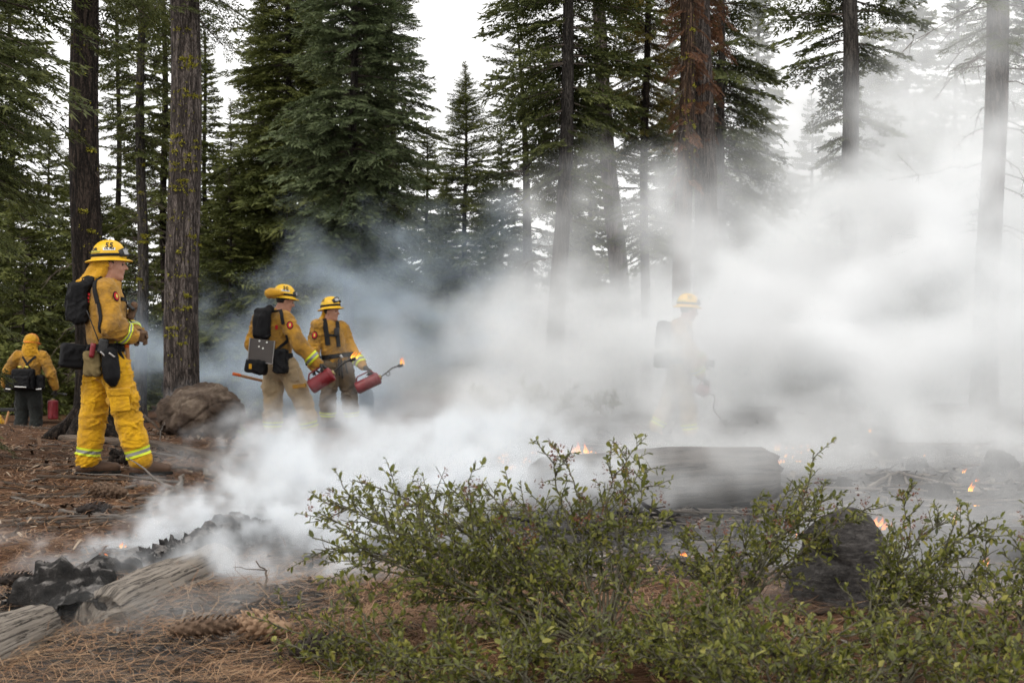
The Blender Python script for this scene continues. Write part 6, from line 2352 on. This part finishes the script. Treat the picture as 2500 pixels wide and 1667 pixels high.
r = np.random.default_rng(56)
n = 9000
y = 5.0 * np.power(20 / 5.0, r.random(n))
u = r.uniform(-120, 760, n)
x = (u - 1250) / FPX * y
kp = r.random(n) > burn(x, y)
x, y = x[kp], y[kp]
n = len(x)
L = np.minimum(r.lognormal(-4.35, .55, n), .032) * np.clip(y / 9, .6, 1.6)
wd = L * r.uniform(.12, .6, n)
a = r.random(n) * 6.28
pit = r.normal(0, .35, n)
dx = np.stack([np.cos(a) * np.cos(pit), np.sin(a) * np.cos(pit), np.sin(pit)], -1)
sx = np.stack([-np.sin(a), np.cos(a), r.normal(0, .3, n)], -1)
c0 = np.stack([x, y, gh(x, y) + .012 + .5 * L * np.abs(np.sin(pit))], -1)
hh = np.stack([0 * x, 0 * x, wd * .5], -1)
V = np.stack([c0 - dx * L[:, None] - sx * wd[:, None], c0 + dx * L[:, None] - sx * wd[:, None] * .5, c0 + dx * L[:, None] + sx * wd[:, None], c0 - dx * L[:, None] + sx * wd[:, None] * .6, c0 + hh], 1)
kk = np.arange(n)[:, None] * 5
F = np.concatenate([kk + np.array([[0, 1, 4]]), kk + np.array([[1, 2, 4]]), kk + np.array([[2, 3, 4]]), kk + np.array([[3, 0, 4]])])
_m = NT('bark_chips')
_m.col(_m.ramp(_m.attr('tint'), [(0.0, (0.02, 0.013, 0.01)), (0.5, (0.07, 0.04, 0.026)), (0.8, (0.17, 0.11, 0.075)), (1.0, (0.36, 0.29, 0.22))]))
_m.set(0.9, 0.15)
tag(link('bark_litter', mesh_np('bark_litter', V.reshape(-1, 3), F, _m.m, False, {'tint': np.repeat(r.random(n), 5)})), 'bark chips and broken twigs strewn over the brown needles', 'litter', kind='stuff')

# root flare of the dark trunk
dark = next(o for o in COL.objects if o.get('label', '').startswith('tall dark trunk'))
ob = np.array(dark.location)
for i, (u, v, d, rr0) in enumerate([(100, 1063, 17.6, .11), (150, 1068, 17.2, .09), (300, 1066, 17.5, .08)]):
    e = lay(u, v, .0, d)
    pth = np.array([A3(0, -.05, .62 - .12 * i), (e - ob) * .35 + A3(0, -.05, .22), (e - ob) * .7 + A3(0, 0, .06), e - ob + A3(0, 0, -.04)])
    me = log_mesh('root', pth, [.10, .12, rr0, .04], M['bark_dark'], 16, 31 + i, .16, .08, 24)
    link('root', me, dark)

# pine cones, each scale its own piece
def cone_scale_mesh(mat):
    V = [(0, 0, 0), (.35, -.16, .02), (.35, .16, .02), (.8, -.24, .10), (.8, .24, .10), (1.0, 0, .20), (.8, 0, .20), (.35, 0, .10), (.75, 0, -.02)]
    F = [(0, 1, 7), (0, 7, 2), (1, 3, 6, 7), (7, 6, 4, 2), (3, 5, 6), (6, 5, 4), (0, 8, 1), (0, 2, 8), (1, 8, 3), (2, 4, 8), (3, 8, 5), (5, 8, 4)]
    return mesh_np('scale', V, F, mat, False)


M['cone_brown'] = simple('cone_brown', (0.125, 0.082, 0.055), 0.8, 0.2, 0.5, 3)
M['cone_tan'] = simple('cone_tan', (0.30, 0.195, 0.125), 0.8, 0.2, 0.45, 3)
M['cone_black'] = simple('cone_black', (0.03, 0.023, 0.02), 0.8, 0.2, 0.5, 3)


def pine_cone(u, v, length, dia, yaw, mat, label, n=76, seed=1):
    r = np.random.default_rng(seed)
    sm_ = cone_scale_mesh(mat)
    c = lay(u, v)
    c = c + A3(0, 0, .022)
    root = empty('pine_cone', c, label, 'pine cone')
    ax = A3(math.cos(yaw), math.sin(yaw), .06)
    ax = unit(ax)
    s_ = unit(np.cross((0, 0, 1), ax))
    t_ = np.cross(ax, s_)
    st = np.linspace(0, 1, 9)
    prof = np.sin(np.clip(st * .93 + .07, 0, 1) * math.pi) ** .6
    V, F = tube(np.array([ax * (q - .5) * length + A3(0, 0, dia * .40) for q in st]), prof * dia * .25 + .004, 10)
    link('core', mesh_np('core', V, F, mat, True), root)
    for i in range(n):
        q = (i + .5) / n
        an = i * 2.39996
        rad = math.sin((q * .9 + .07) * math.pi) ** .6 * dia * .5
        o_ = s_ * math.cos(an) + t_ * math.sin(an)
        d = unit(o_ * 1.0 + ax * (.55 + .3 * r.random()))
        p0 = ax * (q - .52) * length + A3(0, 0, dia * .40) + o_ * rad * .35
        up = unit(ax - d * (d @ ax))
        lt = np.cross(up, d)
        sc = max(.014, rad * .92) * r.uniform(.9, 1.15)
        ob_ = link('scale', sm_, root)
        ob_.matrix_local = Matrix([[d[0] * sc, lt[0] * sc, up[0] * sc, p0[0]], [d[1] * sc, lt[1] * sc, up[1] * sc, p0[1]], [d[2] * sc, lt[2] * sc, up[2] * sc, p0[2]], [0, 0, 0, 1]])


pine_cone(265, 1222, .27, .125, 2.9, M['cone_brown'], 'large open brown pine cone lying in front of the boots', 84, 1)
pine_cone(230, 1277, .20, .085, .35, M['cone_black'], 'smaller dark pine cone behind the long straight branch', 64, 2)
pine_cone(500, 1612, .21, .085, .1, M['cone_brown'], 'dark brown cone, left one of the two end to end in front of the bush', 70, 3)
pine_cone(640, 1606, .19, .10, 2.95, M['cone_tan'], 'pale tan cone, right one of the two end to end in front of the bush', 70, 4)
pine_cone(775, 1650, .17, .09, .5, M['cone_black'], 'blackened cone under the low bush at the bottom edge', 64, 5)
pine_cone(40, 1470, .14, .07, .2, M['cone_black'], 'charred cone beside the black log at the left edge', 56, 6)

FLAB = ['lowest of three small flames at the right end of the thick grey log', 'tallest of three small flames at the right end of the thick grey log', 'smallest of three flames at the right end of the thick grey log', 'tiny flame beside the hooked pale twig', 'broad bright flame just right of the tip of the pointed stump', 'small flame touching the tip of the pointed stump', 'thin flame beside the broad bright flame by the pointed stump', 'low wide flame under the scorched slanting stick', 'upright slim flame above the blackened log', 'wavy flame above the long level pale branch near the right edge', 'tiny flame just above the long level pale branch at right', 'tiny spark below the curved pale branch', 'small flame left of the wavy flame at right', 'low flame right of the wavy flame', 'flame in front of the blackened log at right', 'small flame left of the pointed stump', 'faint flame in the far smoke, leftmost of three in a row', 'faint flame in the far smoke, middle of three in a row', 'faint flame in the far smoke, rightmost of three in a row', 'small flame behind the left part of the thick grey log', 'low wide flame behind the left part of the thick grey log', 'tiny flame between the low wide one and the big fire behind the log', 'biggest fire on the ground, burning behind the thick grey log', 'smaller fire just left of the biggest fire', 'fire just right of the biggest fire behind the log', 'faint low flame in the plume, nearest the log', 'faint low flame in the plume, middle of three', 'faint low flame in the plume, farthest left of three', 'ember flame on the long smouldering black log, upper one', 'ember flame on the long smouldering black log, lower one', 'small flame glimpsed through the leaves of the big spreading bush', 'small flame above the wavy flame near the right edge', 'low wide flame under the three at the end of the thick grey log', 'low wide flame just behind the broad bright flame by the stump']
# flames on the ground
fl = [(1884, 1108, .09, .05), (1897, 1100, .11, .05), (1911, 1114, .06, .05), (1958, 1086, .05, .06), (2135, 1308, .10, .10), (2118, 1302, .06, .05), (2165, 1296, .05, .05), (2215, 1302, .04, .08),
      (2331, 1285, .10, .045), (2366, 1210, .09, .05), (2352, 1152, .06, .03), (2258, 1108, .03, .03), (2340, 1226, .05, .03), (2382, 1222, .04, .05), (2403, 1385, .05, .04), (1948, 1316, .05, .04),
      (2127, 1056, .05, .06), (2182, 1054, .06, .04), (2252, 1058, .05, .06), (1250, 1136, .06, .07), (1282, 1128, .05, .10), (1316, 1130, .04, .05), (1415, 1118, .14, .16), (1360, 1120, .08, .12), (1445, 1112, .10, .10),
      (1230, 1118, .06, .08), (1205, 1118, .04, .06), (1190, 1112, .04, .08), (298, 1352, .035, .05), (252, 1378, .03, .05), (1672, 1375, .05, .06), (2380, 1175, .06, .05), (1890, 1120, .05, .12), (2145, 1290, .07, .12)]
for i, (u, v, h, w) in enumerate(fl):
    p_ = lay(u, v, .0)
    me = flame_mesh('flame', h * .95, w * .9, 5 if h > .1 else 4, 900 + i, float(np.random.default_rng(i).uniform(-.2, .5)))
    o = link('flame', me, None, p_)
    tag(o, FLAB[i], 'flame', 'flames on the burning ground')

_r = np.random.default_rng(88)
for i in range(30):
    u, v = (_r.uniform(1170, 1470), _r.uniform(1104, 1136)) if i < 20 else (_r.uniform(1870, 1975), _r.uniform(1084, 1122))
    o = link('flame', flame_mesh('flame', _r.uniform(.025, .06), _r.uniform(.03, .08), 3, 990 + i, float(_r.uniform(-.2, .5))), None, lay(u, v))
    tag(o, 'tiny flame in the ragged fire line behind the thick grey log' if i < 20 else 'tiny flame in the fire line at the right end of the thick grey log', 'flame', 'flames on the burning ground')

# things dropped at the left edge
t6 = empty('axe', lay(8, 1072, .0, 21.5), 'digging axe standing head up against a yellow coat at the left edge', 'axe')
tool_bar('shaft', A3(-.02, 0, 0), A3(.05, .1, .40), .018, M['handle_wood'], t6)
V, F = box((.03, .1, .42), (.22, .035, .055), .012)
link('axe_head', mesh_np('axe_head', V, F, M['rubber'], False), t6)
c = lay(-8, 1075, 0, 22.2)
S = SDF(c + A3(-.4, -.35, -.1), c + A3(.4, .35, .7), .016)
S.ell(c + A3(-.05, 0, .22), (.18, .18, .26), .05)
S.ell(c + A3(.10, 0, .10), (.16, .16, .13), .05)
thing_mesh('coat', S.mesh('coat', M['shroud'], folds(9, .03, 51)), 'crumpled yellow coat on the ground at the left edge', 'coat')
c = lay(36, 1076, 0, 22.5)
S = SDF(c + A3(-.4, -.35, -.1), c + A3(.4, .35, .4), .016)
S.ell(c + A3(0, 0, .07), (.2, .16, .12), .05)
M['navy'] = simple('navy_cloth', (0.012, 0.018, 0.035), 0.8, 0.2, 0.4, 30, 0.2)
thing_mesh('duffel_bag', S.mesh('duffel_bag', M['navy'], folds(9, .03, 53)), 'dark blue bag on the ground at the feet of the person at far left', 'bag')
# ------------------------------------------------------------------ whitethorn bushes in the foreground
M['leaf'] = mat_foliage('bush_leaf', (0.042, 0.050, 0.010), (0.145, 0.160, 0.028), (0.350, 0.325, 0.080), 0.42)
M['leaf'].node_tree.nodes['Principled BSDF'].inputs['Roughness'].default_value = 0.42
M['leaf'].node_tree.nodes['Principled BSDF'].inputs['Specular IOR Level'].default_value = 0.45
_m = NT('bush_stem')
_m.col(_m.ramp(_m.noise(_m.coord(), 30, 4), [(0.35, (0.05, 0.042, 0.028)), (0.6, (0.11, 0.105, 0.068)), (0.78, (0.20, 0.20, 0.14))]))
_m.set(0.75, 0.25)
M['stem'] = _m.m
M['seedhead'] = mat_foliage('seedhead', (0.05, 0.02, 0.012), (0.15, 0.05, 0.03), (0.24, 0.10, 0.06), 0.1)
LEAFV = np.array([(0, 0, 0), (.3, .19, .07), (.7, .20, .06), (1, 0, -.06), (.7, -.20, .06), (.3, -.19, .07)])
LEAFF = [(0, 1, 2, 3), (0, 3, 4, 5)]
LEAF_ME = [mesh_np('leaf', LEAFV * A3(1, w, 1), LEAFF, M['leaf'], False, {'tint': np.full(6, t)}) for t in (.15, .3, .42, .55, .7, .95) for w in (.85, 1.15)]


def shrub(label, base_ud, tips, seed, side=1.0, leaf=.021, objs=300, group='whitethorn bushes', heads=True, name='bush', stem_r=.0065, dens=1.0, spread=1.0, extra=True):
    r = np.random.default_rng(seed)
    ub, db = base_ud
    xb = (ub - 1250) / FPX * db
    base = A3(xb, db, gz(xb, db))
    stems, LF, HD = Bulk(), [], []

    def leaves_on(P, step, size, start=.12):
        L = np.concatenate([[0], np.cumsum(np.linalg.norm(np.diff(P, axis=0), axis=1))])
        if L[-1] < .01:
            return
        s = L[-1] * start + r.random() * step
        sg = 1
        while s < L[-1]:
            p = np.array([np.interp(s, L, P[:, i]) for i in range(3)])
            q = np.array([np.interp(min(L[-1], s + .01), L, P[:, i]) for i in range(3)])
            d0 = unit(q - p + 1e-6)
            for _ in range(1 if r.random() < .75 else 2):
                rd = r.normal(0, 1, 3)
                d = unit(d0 * r.uniform(.2, .9) + unit(np.cross(d0, rd)) * r.uniform(.5, 1.0) + A3(0, 0, r.uniform(-.35, .45)))
                n = unit(np.cross(d, np.cross(A3(r.normal(0, .6), r.normal(0, .6), 1), d)))
                LF.append((p, d, n, size * min(1.6, r.lognormal(-.12, .32))))
            s += step * r.uniform(.5, 1.6)

    def grow(p0, d0, length, rad, depth):
        n = max(4, int(length / .035))
        seg = length / n
        P = [p0]
        d = unit(d0)
        for i in range(n):
            d = unit(d + r.normal(0, .16, 3) + A3(0, 0, .02))
            P.append(P[-1] + d * seg)
        P = np.array(P)
        stems.add(*tube_np(P, np.linspace(rad, rad * .45, len(P)), 3))
        if r.random() > .14:
            leaves_on(P, .0105 / dens, leaf * (1.0 if depth else 1.05))
        if depth > 0:
            m = int(length * (19 * side))
            for i in range(m):
                q = r.uniform(.12, .98)
                j = min(len(P) - 2, int(q * (len(P) - 1)))
                dd = unit(P[j + 1] - P[j])
                rd = unit(np.cross(dd, r.normal(0, 1, 3)))
                grow(P[j], dd * r.uniform(.35, .9) + rd * spread + A3(0, 0, .12), length * r.uniform(.18, .45) * (1.05 - q * .5), rad * .55, depth - 1)
        elif r.random() < .35:                                    # thorn tip
            stems.add(*tube_np(np.array([P[-1], P[-1] + d * .022]), np.array([.0012, .0003]), 3))

    tips = list(tips) + [(u_ + r.normal(0, 55), v_ + r.uniform(10, 130), d_ + r.normal(0, .15)) for (u_, v_, d_) in tips if extra]
    for (u, v, d) in tips:
        tip = W(u, v, d)
        mid = base * .5 + tip * .5 + r.normal(0, .03, 3) + A3(0, 0, .05)
        n = 26
        t = np.linspace(0, 1, n)[:, None]
        P = base * (1 - t) ** 2 + mid * 2 * t * (1 - t) + tip * t ** 2
        L = np.linalg.norm(tip - base)
        P[1:-1] += np.cumsum(r.normal(0, .006, (n - 2, 3)), 0) * np.sin(np.linspace(.1, 3.0, n - 2))[:, None]
        stems.add(*tube_np(P, stem_r * np.linspace(.8, .25, n) * (.7 + .5 * L), 6))
        leaves_on(P, .010 / dens, leaf, .45)
        m = int(L * 27 * side)
        for i in range(m):
            q = r.uniform(.18, .99) ** .8
            j = min(n - 2, int(q * (n - 1)))
            dd = unit(P[j + 1] - P[j])
            rd = unit(np.cross(dd, r.normal(0, 1, 3)))
            grow(P[j], dd * r.uniform(.5, 1) + rd * spread * .9 + A3(0, 0, .10), L * r.uniform(.14, .36) * (1.1 - .5 * q), .0026, 1)
        if heads and v < 1330 and r.random() < .7:
            for i in range(r.integers(2, 6)):
                j = r.integers(n - 8, n)
                HD.append(P[j] + r.normal(0, .02, 3) + A3(0, 0, .01))
    root = empty(name, base, label, 'bush', group)
    sv = [V - base for V in stems.V]
    stems.V = sv
    tag(link('stems', stems.mesh('stems', M['stem'], True), root), kind='stuff')
    sz = np.array([l[3] / max(.5, l[0][1]) for l in LF])
    inside = np.array([abs(l[0][0] / l[0][1]) < .37 and (l[0][2] - CAM_Z) / l[0][1] > -.235 for l in LF])
    order = np.argsort(-(sz * inside))
    top = set(order[:objs].tolist())
    Q, T = [], []
    for i, (p, d, n, s) in enumerate(LF):
        lt = np.cross(n, d)
        if i in top:
            o = link('leaf', LEAF_ME[r.integers(12)], root)
            pp = p - base
            o.matrix_local = Matrix([[d[k] * s, lt[k] * s, n[k] * s, pp[k]] for k in range(3)] + [[0, 0, 0, 1]])
        else:
            w = r.uniform(.8, 1.2)
            Q.append((p - base) + LEAFV[:, :1] * s * d + LEAFV[:, 1:2] * s * w * lt + LEAFV[:, 2:] * s * n)
            T.append(np.full(6, np.clip(r.normal(.47, .22), 0, 1)))
    if Q:
        k = np.arange(len(Q))[:, None] * 6
        F = np.concatenate([k + np.array([f]) for f in LEAFF])
        tag(link('leaves', mesh_np('leaves', np.concatenate(Q), F, M['leaf'], False, {'tint': np.concatenate(T)}), root), kind='stuff')
    if HD:
        Q, T = [], []
        for p in HD:
            for k in range(22):
                q = p - base + r.normal(0, .008, 3) + A3(0, 0, .028 * r.random())
                a, b = r.normal(0, .0022, 3), r.normal(0, .0022, 3)
                Q.append([q + a, q + b, q - a, q - b])
                T += [r.random()] * 4
        Q = np.array(Q).reshape(-1, 3)
        tag(link('seed_heads', mesh_np('seed_heads', Q, np.arange(len(Q)).reshape(-1, 4), M['seedhead'], False, {'tint': np.array(T)}), root), kind='stuff')
    return root, len(LF)


nl = 0
for args in [
    ('big spreading green bush with long stems fanning out towards the plume', (1470, 4.35), [(862, 1172, 4.6), (800, 1222, 4.4), (762, 1312, 4.3), (1000, 1200, 4.9), (1090, 1182, 4.6), (1168, 1180, 4.8), (1245, 1212, 4.7), (940, 1300, 4.5),
      (1352, 1120, 4.5), (1375, 1108, 4.7), (1530, 1092, 4.8), (1500, 1150, 4.7), (1610, 1222, 4.6), (1440, 1220, 4.5), (1290, 1300, 4.3), (1120, 1330, 4.4), (960, 1420, 4.3), (1560, 1330, 4.4)], 11, .72, .020),
    ('tall thin green bush whose tip stands left of the pointed stump', (1800, 4.9), [(1985, 1108, 5.2), (1935, 1170, 5.1), (2035, 1205, 5.0), (2090, 1218, 4.9), (1760, 1262, 5.0), (1690, 1296, 4.9), (1640, 1330, 4.8), (1860, 1200, 5.1), (1905, 1290, 4.9), (1800, 1360, 4.8), (1730, 1400, 4.6), (1700, 1340, 4.7), (1780, 1310, 4.8)], 12, .85, .020),
    ('open thorny bush in front of the pointed stump with upright tips', (2110, 4.5), [(2206, 1202, 4.7), (2180, 1270, 4.7), (2310, 1262, 4.8), (2335, 1310, 4.7), (2240, 1340, 4.6), (2060, 1420, 4.5), (2260, 1400, 4.5), (2400, 1350, 4.7), (2140, 1440, 4.4), (2250, 1300, 4.7)], 13, .85, .020),
    ('thorny bush reaching in from the right edge', (2520, 4.3), [(2500, 1268, 4.5), (2560, 1250, 4.5), (2440, 1345, 4.5), (2390, 1432, 4.4), (2350, 1500, 4.3), (2600, 1380, 4.4), (2470, 1440, 4.2)], 14, .95, .021),
    ('low bush with pale stems sprawling towards the cones at the bottom', (1010, 3.95), [(690, 1488, 4.2), (675, 1560, 4.1), (722, 1605, 4.0), (850, 1462, 4.3), (960, 1490, 4.3), (1100, 1500, 4.2), (1200, 1540, 4.1), (770, 1650, 3.9), (880, 1560, 4.0), (1050, 1590, 3.9)], 15, 1.1, .019),
    ('dense green bush along the bottom edge below the pointed stump', (1900, 3.6), [(1640, 1480, 3.9), (1750, 1440, 4.0), (1880, 1470, 3.9), (2030, 1510, 3.8), (2180, 1530, 3.8), (1520, 1540, 3.8), (2290, 1570, 3.7), (1620, 1610, 3.6), (2080, 1610, 3.6), (1780, 1560, 3.6), (1940, 1580, 3.5)], 16, 1.5525, .020),
    ('dense green bush filling the lower right corner', (2430, 3.5), [(2240, 1560, 3.7), (2340, 1500, 3.8), (2440, 1470, 3.8), (2560, 1490, 3.7), (2290, 1640, 3.5), (2480, 1590, 3.5), (2380, 1600, 3.5)], 17, 1.4850000000000003, .020),
    ('dense low bush along the bottom edge below the big spreading bush', (1300, 3.7), [(1060, 1550, 3.9), (1200, 1490, 4.0), (1330, 1480, 4.0), (1460, 1510, 3.9), (1100, 1640, 3.7), (1400, 1590, 3.7), (900, 1620, 3.8), (1240, 1590, 3.7), (1500, 1620, 3.6)], 18, 1.5525, .020),
    ('sprawling bush at bottom centre, just right of the base of the big spreading bush', (1640, 4.1), [(1560, 1400, 4.3), (1660, 1380, 4.4), (1760, 1420, 4.3), (1500, 1440, 4.2), (1840, 1460, 4.2), (1600, 1500, 4.1), (1720, 1520, 4.0), (1420, 1480, 4.2)], 19, 1.1, .020),
    ('small green bush at the bottom edge left of the sprawling bush', (1390, 3.9), [(1300, 1520, 4.1), (1400, 1490, 4.2), (1480, 1540, 4.0), (1350, 1600, 3.9), (1450, 1620, 3.8), (1240, 1560, 4.0)], 21, 1.2, .019),
    ('low leafy bush hugging the ground just in front of the pointed stump', (2000, 4.2), [(1930, 1500, 4.4), (2010, 1520, 4.3), (2090, 1530, 4.2), (1860, 1530, 4.2), (1960, 1580, 4.1), (1780, 1540, 4.1), (2140, 1580, 4.1)], 22, 1.1, .019),
    ('low green bush right of the pointed stump near the bottom edge', (2200, 4.0), [(2100, 1500, 4.2), (2180, 1450, 4.3), (2290, 1480, 4.2), (2360, 1540, 4.1), (2240, 1560, 4.0), (2060, 1570, 4.0), (2420, 1560, 4.1)], 20, 1.35, .020),
]:
    _, k = shrub(*args)
    nl += k

# small bushes seen dimly in the smoke and by the boots
for i, (u, d, w, h, lab) in enumerate([(1230, 21, 90, 90, 'low bush veiled by smoke in front of the tall mid trunk'), (1340, 22, 70, 100, 'rounded bush veiled by smoke at the foot of the tall mid trunk'),
                                  (1480, 24, 80, 60, 'low bush veiled by smoke left of the lone figure'), (722, 17.6, 26, 30, 'little green plant between the boots of the number 50 firefighter'),
                                  (592, 17.2, 14, 26, 'little green plant at the right foot of the boulder')]):
    vg = HOR + CAM_Z * FPX / d
    r_ = np.random.default_rng(i)
    tips = [(u + r_.uniform(-w, w), vg - h * r_.uniform(.5, 1.1), d + r_.uniform(-.3, .3)) for _ in range(10 if w > 40 else 6)]
    shrub(lab, (u, d), tips, 60 + i, .8 if w > 40 else .6, .05 if w > 40 else .035, 0, None, False, 'bush', .006, .55, 1.0, False)
